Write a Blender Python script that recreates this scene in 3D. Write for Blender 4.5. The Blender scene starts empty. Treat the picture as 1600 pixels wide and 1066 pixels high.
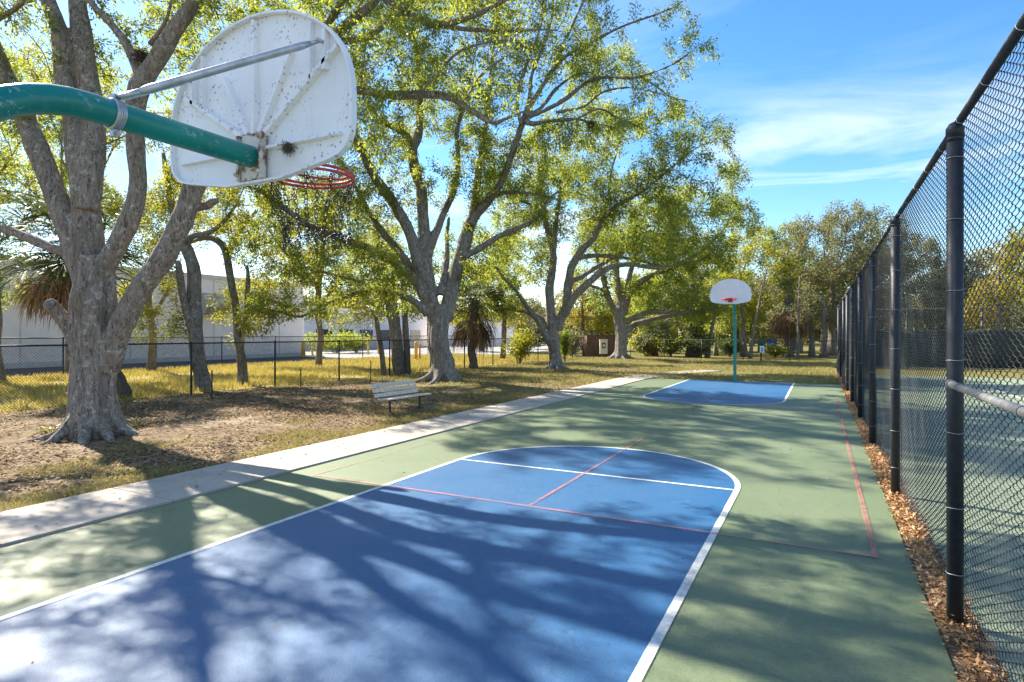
import bpy, bmesh, math, random
import numpy as np
from mathutils import Vector, Matrix, noise

random.seed(7)
RNG = np.random.default_rng(11)
scene = bpy.context.scene
COL = scene.collection

# ------------------------------------------------------------------ camera model
F, CX, HY, CAMH = 937.0, 800.0, 522.0, 1.78       # focal length in photo pixels, principal column, horizon row
YAW = math.radians(27.2)
FWD = np.array([-math.sin(YAW), math.cos(YAW), 0.0])
RGT = np.array([math.cos(YAW), math.sin(YAW), 0.0])
UP = np.array([0, 0, 1.0])


def P(u, v, d):
    """World point seen at photo pixel (u, v) at forward distance d metres."""
    return FWD * d + RGT * ((u - CX) / F * d) + UP * (CAMH - (v - HY) / F * d)


def G(u, v):
    """Ground point at photo pixel (u, v)."""
    p = P(u, v, CAMH * F / (v - HY))
    p[2] = 0
    return p


def GD(u, d):
    p = FWD * d + RGT * ((u - CX) / F * d)
    return np.array([p[0], p[1], 0.0])


# ------------------------------------------------------------------ object helpers
def tag(o, label=None, cat=None, group=None, kind=None):
    if label: o["label"] = label
    if cat: o["category"] = cat
    if group: o["group"] = group
    if kind: o["kind"] = kind
    return o


def thing(name, label, cat, loc=(0, 0, 0), rz=0.0, group=None):
    o = bpy.data.objects.new(name, None)
    COL.objects.link(o)
    o.empty_display_size = 0.2
    o.location = loc
    o.rotation_euler = (0, 0, rz)
    return tag(o, label, cat, group)


def link(name, me, parent=None, loc=None):
    o = bpy.data.objects.new(name, me)
    COL.objects.link(o)
    if parent is not None: o.parent = parent
    if loc is not None: o.location = loc
    return o


class MB:
    """Collects verts and faces; build() links them as one mesh object."""
    def __init__(s):
        s.v, s.f, s.m, s.cur = [], [], [], 0

    def face(s, idx):
        s.f.append(tuple(idx)); s.m.append(s.cur)

    def box(s, x0, x1, y0, y1, z0, z1, M=None):
        b = len(s.v)
        for z in (z0, z1):
            for (x, y) in ((x0, y0), (x1, y0), (x1, y1), (x0, y1)):
                p = Vector((x, y, z))
                s.v.append(tuple(M @ p) if M is not None else tuple(p))
        for q in ((3, 2, 1, 0), (4, 5, 6, 7), (0, 1, 5, 4), (1, 2, 6, 5), (2, 3, 7, 6), (3, 0, 4, 7)):
            s.face([b + k for k in q])
        return s

    def tube(s, pts, rad, n=8, cap=True, closed=False, lobes=None):
        pts = np.asarray(pts, float)
        m = len(pts)
        rad = np.full(m, rad, float) if np.isscalar(rad) else np.asarray(rad, float)
        if closed:
            tan = np.roll(pts, -1, 0) - np.roll(pts, 1, 0)
        else:
            tan = np.gradient(pts, axis=0)
        tan /= np.maximum(np.linalg.norm(tan, axis=1, keepdims=True), 1e-9)
        a = np.array([0, 0, 1.0]) if abs(tan[0][2]) < 0.9 else np.array([1.0, 0, 0])
        nrm = np.cross(tan[0], a); nrm /= np.linalg.norm(nrm)
        b0 = len(s.v)
        ang = np.arange(n) * 2 * math.pi / n
        ca, sa = np.cos(ang)[:, None], np.sin(ang)[:, None]
        for i in range(m):
            if i:
                nrm = nrm - tan[i] * np.dot(nrm, tan[i])
                nrm /= max(np.linalg.norm(nrm), 1e-9)
            bi = np.cross(tan[i], nrm)
            r = rad[i]
            if lobes is not None:
                r = r * lobes(i, ang)[:, None]
            ring = pts[i] + (ca * nrm + sa * bi) * r
            s.v.extend(map(tuple, ring))
        rng = m if closed else m - 1
        for i in range(rng):
            j = (i + 1) % m
            for k in range(n):
                l = (k + 1) % n
                s.face((b0 + i * n + k, b0 + i * n + l, b0 + j * n + l, b0 + j * n + k))
        if cap and not closed:
            s.face([b0 + k for k in range(n)][::-1])
            s.face([b0 + (m - 1) * n + k for k in range(n)])
        return s

    def lathe(s, prof, n=16, c=(0, 0, 0)):
        b = len(s.v)
        for (r, z) in prof:
            for k in range(n):
                a = 2 * math.pi * k / n
                s.v.append((c[0] + r * math.cos(a), c[1] + r * math.sin(a), c[2] + z))
        for i in range(len(prof) - 1):
            for k in range(n):
                l = (k + 1) % n
                s.face((b + i * n + k, b + i * n + l, b + (i + 1) * n + l, b + (i + 1) * n + k))
        s.face([b + k for k in range(n)][::-1])
        s.face([b + (len(prof) - 1) * n + k for k in range(n)])
        return s

    def poly_prism(s, outline, y0, y1):
        """outline: (x, z) list, extruded along y."""
        b = len(s.v); n = len(outline)
        for y in (y0, y1):
            for (x, z) in outline: s.v.append((x, y, z))
        s.face([b + k for k in range(n)])
        s.face([b + n + k for k in range(n)][::-1])
        for k in range(n):
            l = (k + 1) % n
            s.face((b + l, b + k, b + n + k, b + n + l))
        return s

    def mesh(s, name, mats, smooth=False):
        me = bpy.data.meshes.new(name)
        me.from_pydata(s.v, [], s.f)
        for m in (mats if isinstance(mats, (list, tuple)) else [mats]): me.materials.append(m)
        if max(s.m or [0]) > 0: me.polygons.foreach_set("material_index", s.m)
        if smooth: me.polygons.foreach_set("use_smooth", [True] * len(me.polygons))
        me.update()
        return me

    def build(s, name, mats, parent=None, smooth=False, bevel=0.0):
        o = link(name, s.mesh(name, mats, smooth), parent)
        if bevel:
            b = o.modifiers.new("bevel", "BEVEL"); b.width = bevel; b.segments = 2; b.limit_method = "ANGLE"
        return o


def quad_mesh(name, V, mat, smooth=False):
    """V: (N, 4, 3) array of separate quads."""
    n = len(V)
    me = bpy.data.meshes.new(name)
    me.vertices.add(n * 4); me.loops.add(n * 4); me.polygons.add(n)
    me.vertices.foreach_set("co", np.asarray(V, np.float32).reshape(-1))
    me.loops.foreach_set("vertex_index", np.arange(n * 4, dtype=np.int32))
    me.polygons.foreach_set("loop_start", np.arange(0, n * 4, 4, dtype=np.int32))
    me.polygons.foreach_set("loop_total", np.full(n, 4, np.int32))
    me.materials.append(mat)
    me.update(calc_edges=True)
    return me


def unit(a):
    return a / np.maximum(np.linalg.norm(a, axis=-1, keepdims=True), 1e-9)


def leaf_quads(C, Dv, L, Wd, bend=0.12, rng=RNG):
    """Rhombic leaves: base C, direction Dv, length L, width Wd."""
    n = len(C)
    Dv = unit(Dv)
    S = unit(np.cross(Dv, rng.normal(size=(n, 3))))
    Nn = np.cross(Dv, S)
    L = L[:, None]; Wd = Wd[:, None]
    mid = C + Dv * L * 0.45 + Nn * L * bend
    return np.stack([C, mid + S * Wd * .5, C + Dv * L, mid - S * Wd * .5], 1)


# ------------------------------------------------------------------ materials
def new_mat(name):
    m = bpy.data.materials.new(name); m.use_nodes = True
    nt = m.node_tree
    b = nt.nodes["Principled BSDF"]
    return m, nt, b


def nd(nt, t, **kw):
    n = nt.nodes.new(t)
    for k, v in kw.items():
        if k.startswith("i_"):
            n.inputs[k[2:].replace("_", " ")].default_value = v
        else:
            setattr(n, k, v)
    return n


def ramp(nt, fac, stops, interp="LINEAR"):
    r = nt.nodes.new("ShaderNodeValToRGB")
    r.color_ramp.interpolation = interp
    e = r.color_ramp.elements
    while len(e) > 1: e.remove(e[-1])
    for i, (p, c) in enumerate(stops):
        el = e[0] if i == 0 else e.new(p)
        el.position = p
        el.color = (*c, 1) if len(c) == 3 else c
    nt.links.new(fac, r.inputs[0])
    return r.outputs[0]


def coords(nt, scale=(1, 1, 1), world=False):
    if world:
        src = nd(nt, "ShaderNodeNewGeometry").outputs["Position"]
    else:
        src = nd(nt, "ShaderNodeTexCoord").outputs["Object"]
    mp = nd(nt, "ShaderNodeMapping")
    mp.inputs["Scale"].default_value = scale
    nt.links.new(src, mp.inputs[0])
    return mp.outputs[0]


def noise_fac(nt, vec, scale, detail=4, rough=.55, dist=0.0):
    n = nd(nt, "ShaderNodeTexNoise")
    n.inputs["Scale"].default_value = scale
    n.inputs["Detail"].default_value = detail
    n.inputs["Roughness"].default_value = rough
    n.inputs["Distortion"].default_value = dist
    nt.links.new(vec, n.inputs["Vector"])
    return n.outputs[0]


def mixc(nt, fac, a, b, mode="MIX"):
    m = nd(nt, "ShaderNodeMix", data_type="RGBA", blend_type=mode)
    for sock, val in ((0, fac), (6, a), (7, b)):
        if hasattr(val, "is_output"): nt.links.new(val, m.inputs[sock])
        elif sock == 0: m.inputs[0].default_value = val
        else: m.inputs[sock].default_value = (*val, 1) if len(val) == 3 else val
    return m.outputs[2]


def bump(nt, b, height, strength=.4, dist=.01):
    n = nd(nt, "ShaderNodeBump")
    n.inputs["Strength"].default_value = strength
    n.inputs["Distance"].default_value = dist
    nt.links.new(height, n.inputs["Height"])
    nt.links.new(n.outputs[0], b.inputs["Normal"])


def paint_mat(name, col, rough=.5, var=.15, scale=6, metal=0.0, bump_s=.15, world=True):
    """A coated surface with slight mottling."""
    m, nt, b = new_mat(name)
    v = coords(nt, world=world)
    f = noise_fac(nt, v, scale, 6, .6)
    c0 = tuple(c * (1 - var) for c in col); c1 = tuple(min(1, c * (1 + var)) for c in col)
    nt.links.new(ramp(nt, f, [(.3, c0), (.7, c1)]), b.inputs["Base Color"])
    b.inputs["Roughness"].default_value = rough
    b.inputs["Metallic"].default_value = metal
    bump(nt, b, noise_fac(nt, v, scale * 12, 3), bump_s, .003)
    return m


def court_mat(name, col, dust, rough=.55, dust_amt=.35):
    m, nt, b = new_mat(name)
    v = coords(nt, world=True)
    big = noise_fac(nt, v, .45, 6, .6, .4)
    fine = noise_fac(nt, v, 170, 3, .7)
    grit = noise_fac(nt, v, 46, 4, .75)
    scuff = noise_fac(nt, coords(nt, (1.0, .35, 1), world=True), 6.5, 7, .72, 1.5)
    mid = noise_fac(nt, v, 9, 5, .65)
    c = mixc(nt, ramp(nt, big, [(.35, (0, 0, 0)), (.75, (dust_amt,) * 3)]), col, dust)
    c = mixc(nt, ramp(nt, mid, [(.4, (0, 0, 0)), (.72, (.22,) * 3)]), c, tuple(x * .7 for x in col))
    # small worn specks in the paint film
    c = mixc(nt, ramp(nt, noise_fac(nt, v, 38, 3, .7), [(.66, (0, 0, 0)), (.72, (.35,) * 3)]), c, dust)
    c = mixc(nt, ramp(nt, scuff, [(.58, (0, 0, 0)), (.72, (.30,) * 3)]), c, dust)
    c = mixc(nt, ramp(nt, grit, [(.34, (.42,) * 3), (.52, (0, 0, 0))]), c, tuple(x * .5 for x in col))
    c = mixc(nt, ramp(nt, fine, [(.3, (.55,) * 3), (.62, (0, 0, 0))]), c, tuple(x * .42 for x in col))
    # darker water stains with irregular rims
    st = noise_fac(nt, v, 1.3, 8, .7, .9)
    c = mixc(nt, ramp(nt, st, [(.60, (0, 0, 0)), (.64, (.30,) * 3), (.70, (.12,) * 3)]), c, tuple(x * .55 for x in col))
    # hairline resurfacing cracks
    w = nd(nt, "ShaderNodeTexVoronoi", feature="DISTANCE_TO_EDGE"); w.inputs["Scale"].default_value = .35
    wv = nd(nt, "ShaderNodeVectorMath", operation="ADD")
    nz = nd(nt, "ShaderNodeTexNoise"); nz.inputs["Scale"].default_value = 2.2
    nt.links.new(v, nz.inputs["Vector"]); nt.links.new(v, wv.inputs[0]); nt.links.new(nz.outputs["Color"], wv.inputs[1])
    nt.links.new(wv.outputs[0], w.inputs["Vector"])
    c = mixc(nt, ramp(nt, w.outputs["Distance"], [(.0, (.38,) * 3), (.0022, (0, 0, 0))]), c, tuple(x * .25 for x in col))
    nt.links.new(c, b.inputs["Base Color"])
    b.inputs["Roughness"].default_value = rough
    b.inputs["Specular IOR Level"].default_value = .75
    bump(nt, b, fine, .6, .005)
    return m


def bark_mat(name, dark, light, lichen, scale=1.0, lich=.5):
    m, nt, b = new_mat(name)
    v = coords(nt, (1, 1, .22), world=True)
    v2 = coords(nt, (1, 1, 1), world=True)
    ridge = noise_fac(nt, v, 16 * scale, 8, .7, .8)
    big = noise_fac(nt, v2, 2.2 * scale, 5, .6)
    c = ramp(nt, ridge, [(.32, dark), (.5, tuple((a + q) / 2 for a, q in zip(dark, light))), (.68, light)])
    c = mixc(nt, ramp(nt, big, [(.35, (0, 0, 0)), (.65, (.55,) * 3)]), c, tuple(x * .62 for x in light))
    fur = noise_fac(nt, coords(nt, (1, 1, .16), world=True), 26 * scale, 5, .6, 1.2)
    c = mixc(nt, ramp(nt, fur, [(.38, (.85,) * 3), (.48, (0, 0, 0))]), c, tuple(x * .42 for x in dark))
    spots = noise_fac(nt, v2, 9 * scale, 6, .72, .6)
    c = mixc(nt, ramp(nt, spots, [(.54, (0, 0, 0)), (.64, (lich,) * 3)]), c, lichen)
    fleck = noise_fac(nt, coords(nt, (1, 1, .6), world=True), 42 * scale, 4, .75)
    c = mixc(nt, ramp(nt, fleck, [(.60, (0, 0, 0)), (.66, (.75,) * 3)]), c, lichen)
    c = mixc(nt, ramp(nt, noise_fac(nt, coords(nt, (1, 1, .3), world=True), 3.2 * scale, 4, .6), [(.52, (0, 0, 0)), (.68, (.55,) * 3)]), c, (dark[0] * .9, dark[1] * .88, dark[2] * .7))
    nt.links.new(c, b.inputs["Base Color"])
    b.inputs["Roughness"].default_value = .95
    b.inputs["Specular IOR Level"].default_value = .2
    hsum = nd(nt, "ShaderNodeMath", operation="ADD"); nt.links.new(ridge, hsum.inputs[0]); nt.links.new(fur, hsum.inputs[1])
    bump(nt, b, hsum.outputs[0], 1.0, .035)
    return m


def leaf_mat(name, stops, trans=(.22, .27, .03), tmix=.45, rough=.5, spec=.35):
    """Leaf colour varies leaf by leaf; light also passes through the blade."""
    m, nt, b = new_mat(name)
    g = nd(nt, "ShaderNodeNewGeometry")
    rnd = g.outputs["Random Per Island"]
    pos = noise_fac(nt, coords(nt, world=True), .55, 3)
    add = nd(nt, "ShaderNodeMath", operation="MULTIPLY_ADD")
    nt.links.new(pos, add.inputs[0]); add.inputs[1].default_value = .9
    sub = nd(nt, "ShaderNodeMath", operation="MULTIPLY_ADD")
    nt.links.new(rnd, sub.inputs[0]); sub.inputs[1].default_value = .62; sub.inputs[2].default_value = -.28
    nt.links.new(sub.outputs[0], add.inputs[2])
    col = ramp(nt, add.outputs[0], stops)
    nt.links.new(col, b.inputs["Base Color"])
    b.inputs["Roughness"].default_value = rough
    b.inputs["Specular IOR Level"].default_value = spec
    t = nd(nt, "ShaderNodeBsdfTranslucent")
    tc = mixc(nt, .6, col, trans)
    nt.links.new(tc, t.inputs[0])
    mx = nd(nt, "ShaderNodeMixShader"); mx.inputs[0].default_value = tmix
    nt.links.new(b.outputs[0], mx.inputs[1]); nt.links.new(t.outputs[0], mx.inputs[2])
    nt.links.new(mx.outputs[0], nt.nodes["Material Output"].inputs[0])
    return m


M = {}
M["court_green"] = court_mat("court_green", (.102, .152, .070), (.34, .35, .22), .60, .36)
M["court_blue"] = court_mat("court_blue", (.001, .094, .262), (.17, .26, .31), .48, .24)
M["tennis_green"] = court_mat("tennis_green", (.19, .24, .15), (.44, .45, .31), .62, .35)
M["white_line"] = None


def worn_line(name, col, lo, hi):
    """Line paint worn through in patches, so the court colour shows."""
    m, nt, b = new_mat(name)
    v = coords(nt, world=True)
    b.inputs["Base Color"].default_value = (*col, 1)
    b.inputs["Roughness"].default_value = .6
    f1 = noise_fac(nt, v, 34, 6, .75); f2 = noise_fac(nt, v, 2.2, 4, .6)
    ad = nd(nt, "ShaderNodeMath", operation="MULTIPLY_ADD"); nt.links.new(f2, ad.inputs[0]); ad.inputs[1].default_value = .7; nt.links.new(f1, ad.inputs[2])
    nt.links.new(ramp(nt, ad.outputs[0], [(.62, (hi,) * 3), (1.0, (lo,) * 3)]), b.inputs["Alpha"])
    return m


M["pink_line"] = worn_line("pink_line", (.50, .17, .16), .12, .82)
M["white_line"] = worn_line("white_line", (.74, .74, .71), .55, 1.0)
M["faint_line"] = worn_line("faint_line", (.42, .16, .14), .05, .62)
M["teal_paint"] = paint_mat("teal_paint", (.004, .20, .17), .32, .28, 7)
M["black_vinyl"] = paint_mat("black_vinyl", (.014, .017, .026), .55, .4, 25)
M["black_wire"] = paint_mat("black_wire", (.008, .009, .012), .5, .3, 25)
M["dull_galvanised"] = paint_mat("dull_galvanised", (.20, .20, .21), .5, .3, 26, .5)
M["galvanised"] = paint_mat("galvanised", (.42, .43, .46), .42, .22, 18, .65)
M["tie_wire"] = paint_mat("tie_wire", (.36, .37, .39), .5, .2, 30, .6)
M["chain_steel"] = paint_mat("chain_steel", (.045, .042, .045), .5, .4, 40, .6)
M["rim_red"] = paint_mat("rim_red", (.40, .055, .045), .5, .5, 22)
M["rim_bright"] = paint_mat("rim_bright", (.52, .02, .03), .45, .2, 12)
M["bench_white"] = paint_mat("bench_white", (.60, .51, .41), .75, .25, 16)
M["dark_metal"] = paint_mat("dark_metal", (.025, .024, .023), .5, .4, 20)
M["stucco"] = paint_mat("stucco", (.86, .78, .74), .9, .07, 1.2)
M["stucco_far"] = paint_mat("stucco_far", (.60, .58, .58), .9, .08, .8)
M["dark_glass"] = paint_mat("dark_glass", (.03, .035, .045), .15, .3, 3)
M["bollard_yellow"] = paint_mat("bollard_yellow", (.70, .46, .04), .5, .2, 8)
M["orange_post"] = paint_mat("orange_post", (.62, .20, .04), .5, .2, 8)
M["brown_wood"] = paint_mat("brown_wood", (.10, .052, .036), .8, .3, 6)
M["cream"] = paint_mat("cream", (.62, .58, .47), .6, .15, 9)
M["bin_green"] = paint_mat("bin_green", (.012, .055, .035), .5, .3, 12)
M["sign_white"] = paint_mat("sign_white", (.75, .76, .78), .5, .05, 12)
M["sign_blue"] = paint_mat("sign_blue", (.02, .08, .42), .5, .15, 12)
M["grey_pole"] = paint_mat("grey_pole", (.50, .47, .43), .6, .15, 5)
M["screen_dark"] = paint_mat("screen_dark", (.030, .036, .034), .9, .3, 2)
M["asphalt"] = paint_mat("asphalt", (.060, .060, .064), .9, .25, 3)
M["concrete_far"] = paint_mat("concrete_far", (.42, .40, .38), .9, .15, .8)


def concrete_mat():
    m, nt, b = new_mat("sidewalk_concrete")
    v = coords(nt, world=True)
    c = ramp(nt, noise_fac(nt, v, 1.1, 7, .65), [(.3, (.30, .265, .225)), (.7, (.46, .415, .36))])
    c = mixc(nt, ramp(nt, noise_fac(nt, v, 130, 3), [(.35, (.5,) * 3), (.6, (0, 0, 0))]), c, (.24, .21, .19))
    c = mixc(nt, ramp(nt, noise_fac(nt, v, 5, 5, .7), [(.62, (0, 0, 0)), (.75, (.5,) * 3)]), c, (.20, .17, .14))
    nt.links.new(c, b.inputs["Base Color"])
    b.inputs["Roughness"].default_value = .9
    bump(nt, b, noise_fac(nt, v, 110, 3), .5, .004)
    return m


M["concrete"] = concrete_mat()


def ground_mat():
    """Leaf-strewn sandy soil that turns to thin lawn away from the trees."""
    m, nt, b = new_mat("ground_soil")
    v = coords(nt, world=True)
    soil = ramp(nt, noise_fac(nt, v, 2.6, 9, .72), [(.28, (.105, .070, .042)), (.5, (.195, .142, .092)), (.72, (.31, .245, .17))])
    sand = mixc(nt, ramp(nt, noise_fac(nt, v, .42, 5, .6), [(.58, (0, 0, 0)), (.70, (.6,) * 3)]), soil, (.45, .38, .28))
    grass = ramp(nt, noise_fac(nt, v, 7, 6, .75), [(.3, (.085, .082, .028)), (.55, (.17, .15, .05)), (.75, (.27, .225, .095))])
    sep = nd(nt, "ShaderNodeSeparateXYZ")
    nt.links.new(v, sep.inputs[0])
    mr = nd(nt, "ShaderNodeMapRange"); mr.inputs[1].default_value = 9; mr.inputs[2].default_value = 24
    nt.links.new(sep.outputs[1], mr.inputs[0])
    ad = nd(nt, "ShaderNodeMath", operation="MULTIPLY_ADD")
    nt.links.new(noise_fac(nt, v, .55, 6, .65), ad.inputs[0]); ad.inputs[1].default_value = 1.5
    sb = nd(nt, "ShaderNodeMath", operation="MULTIPLY_ADD")
    nt.links.new(mr.outputs[0], sb.inputs[0]); sb.inputs[1].default_value = .62; sb.inputs[2].default_value = -.62
    nt.links.new(sb.outputs[0], ad.inputs[2])
    c = mixc(nt, ramp(nt, ad.outputs[0], [(.28, (0, 0, 0)), (.5, (1, 1, 1))]), sand, grass)
    nt.links.new(c, b.inputs["Base Color"])
    b.inputs["Roughness"].default_value = 1
    b.inputs["Specular IOR Level"].default_value = .1
    bump(nt, b, noise_fac(nt, v, 30, 6, .7), .8, .03)
    return m


M["ground"] = ground_mat()


def verge_mat():
    m, nt, b = new_mat("verge_grass")
    v = coords(nt, world=True)
    c = ramp(nt, noise_fac(nt, v, 3.2, 8, .72), [(.28, (.20, .16, .05)), (.5, (.40, .31, .10)), (.72, (.54, .41, .17))])
    nt.links.new(c, b.inputs["Base Color"])
    b.inputs["Roughness"].default_value = 1
    bump(nt, b, noise_fac(nt, v, 14, 6, .7), .8, .06)
    return m


M["verge"] = verge_mat()


def board_mat(name, dirty):
    m, nt, b = new_mat(name)
    v = coords(nt)
    c = ramp(nt, noise_fac(nt, v, 3, 5), [(.3, (.70, .68, .72)), (.7, (.80, .79, .82))])
    if dirty:
        mask = ramp(nt, noise_fac(nt, v, 2.6, 3), [(.44, (0, 0, 0)), (.62, (1, 1, 1))])
        vo = nd(nt, "ShaderNodeTexVoronoi"); vo.inputs["Scale"].default_value = 38
        nt.links.new(v, vo.inputs["Vector"])
        spots = ramp(nt, vo.outputs["Distance"], [(.16, (.9,) * 3), (.32, (0, 0, 0))])
        mm = mixc(nt, 1.0, spots, mask, "MULTIPLY")
        c = mixc(nt, mm, c, (.17, .15, .13))
        streak = noise_fac(nt, coords(nt, (14, 14, 1.2)), 1.5, 4, .6)
        c = mixc(nt, ramp(nt, streak, [(.6, (0, 0, 0)), (.8, (.35,) * 3)]), c, (.36, .31, .27))
    nt.links.new(c, b.inputs["Base Color"])
    b.inputs["Roughness"].default_value = .42
    bump(nt, b, noise_fac(nt, v, 60, 3), .15, .002)
    return m


M["board_dirty"] = board_mat("board_dirty", True)
M["board_clean"] = board_mat("board_clean", False)


def rust_mat():
    m, nt, b = new_mat("rusty_white")
    v = coords(nt)
    c = ramp(nt, noise_fac(nt, v, 13, 6, .7), [(.47, (.58, .56, .53)), (.54, (.26, .13, .07)), (.66, (.09, .04, .025))])
    nt.links.new(c, b.inputs["Base Color"])
    b.inputs["Roughness"].default_value = .85
    return m


M["rusty_white"] = rust_mat()


def chipped_teal():
    m, nt, b = new_mat("chipped_teal")
    v = coords(nt)
    c = ramp(nt, noise_fac(nt, v, 4, 5), [(.3, (.003, .150, .135)), (.7, (.006, .235, .205))])
    mask = ramp(nt, noise_fac(nt, v, 2.4, 2), [(.46, (0, 0, 0)), (.58, (1, 1, 1))])
    chips = ramp(nt, noise_fac(nt, v, 30, 5, .7), [(.56, (0, 0, 0)), (.60, (.85,) * 3)])
    c = mixc(nt, mixc(nt, 1.0, chips, mask, "MULTIPLY"), c, (.36, .42, .36))
    nt.links.new(c, b.inputs["Base Color"])
    b.inputs["Roughness"].default_value = .34
    bump(nt, b, noise_fac(nt, v, 70, 3), .12, .002)
    return m


M["chipped_teal"] = chipped_teal()

M["bark_near"] = bark_mat("bark_near", (.145, .117, .093), (.375, .318, .265), (.56, .53, .48), 1.0, .7)
M["bark_mid"] = bark_mat("bark_mid", (.125, .108, .094), (.32, .285, .250), (.50, .49, .46), .9, .6)
M["bark_far"] = bark_mat("bark_far", (.12, .10, .08), (.29, .25, .21), (.40, .38, .34), .7, .3)
M["bark_palm"] = bark_mat("bark_palm", (.085, .070, .056), (.21, .180, .145), (.28, .25, .21), 1.2, .3)
LEAF = [(.05, (.038, .080, .016)), (.35, (.082, .142, .024)), (.6, (.145, .198, .030)), (.8, (.235, .245, .036)), (.97, (.35, .26, .04))]
M["leaf_oak"] = leaf_mat("leaf_oak", LEAF, (.50, .54, .06), .60)
M["leaf_bright"] = leaf_mat("leaf_bright", [(.05, (.050, .085, .012)), (.4, (.120, .165, .018)), (.7, (.25, .255, .026)), (.95, (.40, .29, .034))], (.60, .56, .055), .60)
M["leaf_dark"] = leaf_mat("leaf_dark", [(.05, (.018, .034, .012)), (.5, (.045, .075, .020)), (.9, (.09, .12, .03))], (.20, .25, .05), .38)
M["leaf_olive"] = leaf_mat("leaf_olive", [(.05, (.075, .082, .036)), (.45, (.155, .158, .070)), (.8, (.25, .235, .11)), (.97, (.33, .28, .14))], (.34, .33, .11), .42)
M["leaf_yellow"] = leaf_mat("leaf_yellow", [(.05, (.075, .085, .015)), (.45, (.19, .175, .022)), (.8, (.36, .27, .03)), (.97, (.42, .25, .04))], (.5, .40, .04), .5)
M["frond"] = leaf_mat("frond", [(.05, (.018, .032, .013)), (.5, (.042, .066, .022)), (.9, (.085, .11, .035))], (.17, .21, .05), .3)
M["frond_dead"] = leaf_mat("frond_dead", [(.05, (.085, .048, .025)), (.5, (.20, .125, .070)), (.9, (.34, .235, .145))], (.35, .21, .10), .25, .8, .1)
M["litter"] = leaf_mat("litter", [(.05, (.17, .080, .034)), (.4, (.40, .225, .105)), (.7, (.56, .37, .20)), (.95, (.68, .53, .36))], (.4, .22, .09), .15, .7, .2)
M["litter_brown"] = leaf_mat("litter_brown", [(.05, (.090, .054, .028)), (.4, (.205, .138, .075)), (.75, (.34, .245, .145)), (.97, (.48, .38, .25))], (.3, .18, .08), .12, .8, .2)
M["grass_blade"] = leaf_mat("grass_blade", [(.05, (.085, .095, .022)), (.45, (.21, .185, .060)), (.9, (.42, .33, .15))], (.44, .38, .10), .4)
M["verge_blade"] = leaf_mat("verge_blade", [(.05, (.16, .16, .035)), (.3, (.33, .28, .07)), (.6, (.52, .39, .11)), (.9, (.64, .47, .18))], (.55, .47, .10), .4)
M["dry_stem"] = paint_mat("dry_stem", (.13, .10, .075), .95, .4, 20)
M["twig"] = paint_mat("twig", (.06, .045, .034), .9, .4, 20)

# ------------------------------------------------------------------ world, sun, camera
SUN_DIR = Vector((-.97, .24, 0)).normalized()
ELEV = math.radians(39)
sun_vec = Vector((SUN_DIR.x * math.cos(ELEV), SUN_DIR.y * math.cos(ELEV), math.sin(ELEV)))

w = bpy.data.worlds.new("World"); scene.world = w; w.use_nodes = True
nt = w.node_tree
bg = nt.nodes["Background"]
sky = nd(nt, "ShaderNodeTexSky", sky_type="NISHITA")
sky.sun_disc = False
sky.sun_elevation = ELEV
sky.sun_rotation = math.atan2(sun_vec.x, sun_vec.y)
sky.air_density = 1.0; sky.dust_density = .25; sky.ozone_density = 2.2
tc = nd(nt, "ShaderNodeTexCoord")
sep = nd(nt, "ShaderNodeSeparateXYZ"); nt.links.new(tc.outputs["Generated"], sep.inputs[0])
zz = nd(nt, "ShaderNodeMath", operation="ADD"); nt.links.new(sep.outputs[2], zz.inputs[0]); zz.inputs[1].default_value = .16
dv = nd(nt, "ShaderNodeVectorMath", operation="DIVIDE")
cb = nd(nt, "ShaderNodeCombineXYZ")
for k in range(3): nt.links.new(zz.outputs[0], cb.inputs[k])
nt.links.new(tc.outputs["Generated"], dv.inputs[0]); nt.links.new(cb.outputs[0], dv.inputs[1])
mp = nd(nt, "ShaderNodeMapping"); mp.inputs["Scale"].default_value = (.62, 1.25, 0); mp.inputs["Rotation"].default_value = (0, 0, math.radians(3))
mp.inputs["Location"].default_value = (1.3, .35, 0)
nt.links.new(dv.outputs[0], mp.inputs[0])
n1 = noise_fac(nt, mp.outputs[0], 1.6, 9, .62, .9)
n2 = noise_fac(nt, mp.outputs[0], .38, 3, .5)
mul = nd(nt, "ShaderNodeMath", operation="MULTIPLY_ADD"); nt.links.new(n2, mul.inputs[0]); mul.inputs[1].default_value = .75
mul.inputs[2].default_value = -.36
sm = nd(nt, "ShaderNodeMath", operation="ADD"); nt.links.new(n1, sm.inputs[0]); nt.links.new(mul.outputs[0], sm.inputs[1])
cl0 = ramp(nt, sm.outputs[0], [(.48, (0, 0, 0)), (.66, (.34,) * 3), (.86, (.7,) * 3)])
band = ramp(nt, sep.outputs[2], [(.0, (.5,) * 3), (.14, (.9,) * 3), (.20, (1, 1, 1)), (.29, (1, 1, 1)), (.36, (.16,) * 3), (.56, (.14,) * 3), (.68, (.9,) * 3)])   # cirrus bank low over the woods; unseen overhead cover added to fill the shade
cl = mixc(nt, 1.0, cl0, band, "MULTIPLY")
hs = nd(nt, "ShaderNodeHueSaturation"); hs.inputs["Saturation"].default_value = 1.30; hs.inputs["Value"].default_value = .86
nt.links.new(sky.outputs[0], hs.inputs["Color"])
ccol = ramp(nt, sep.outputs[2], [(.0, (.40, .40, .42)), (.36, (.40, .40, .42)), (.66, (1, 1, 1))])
csc = mixc(nt, 1.0, ccol, (14.5, 14.6, 14.8), "MULTIPLY")   # cloud radiance: thin and grey-white in the bank, boosted overhead as added fill light
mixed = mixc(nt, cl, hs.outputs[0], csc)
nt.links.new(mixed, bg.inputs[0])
bg.inputs[1].default_value = .098

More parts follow.
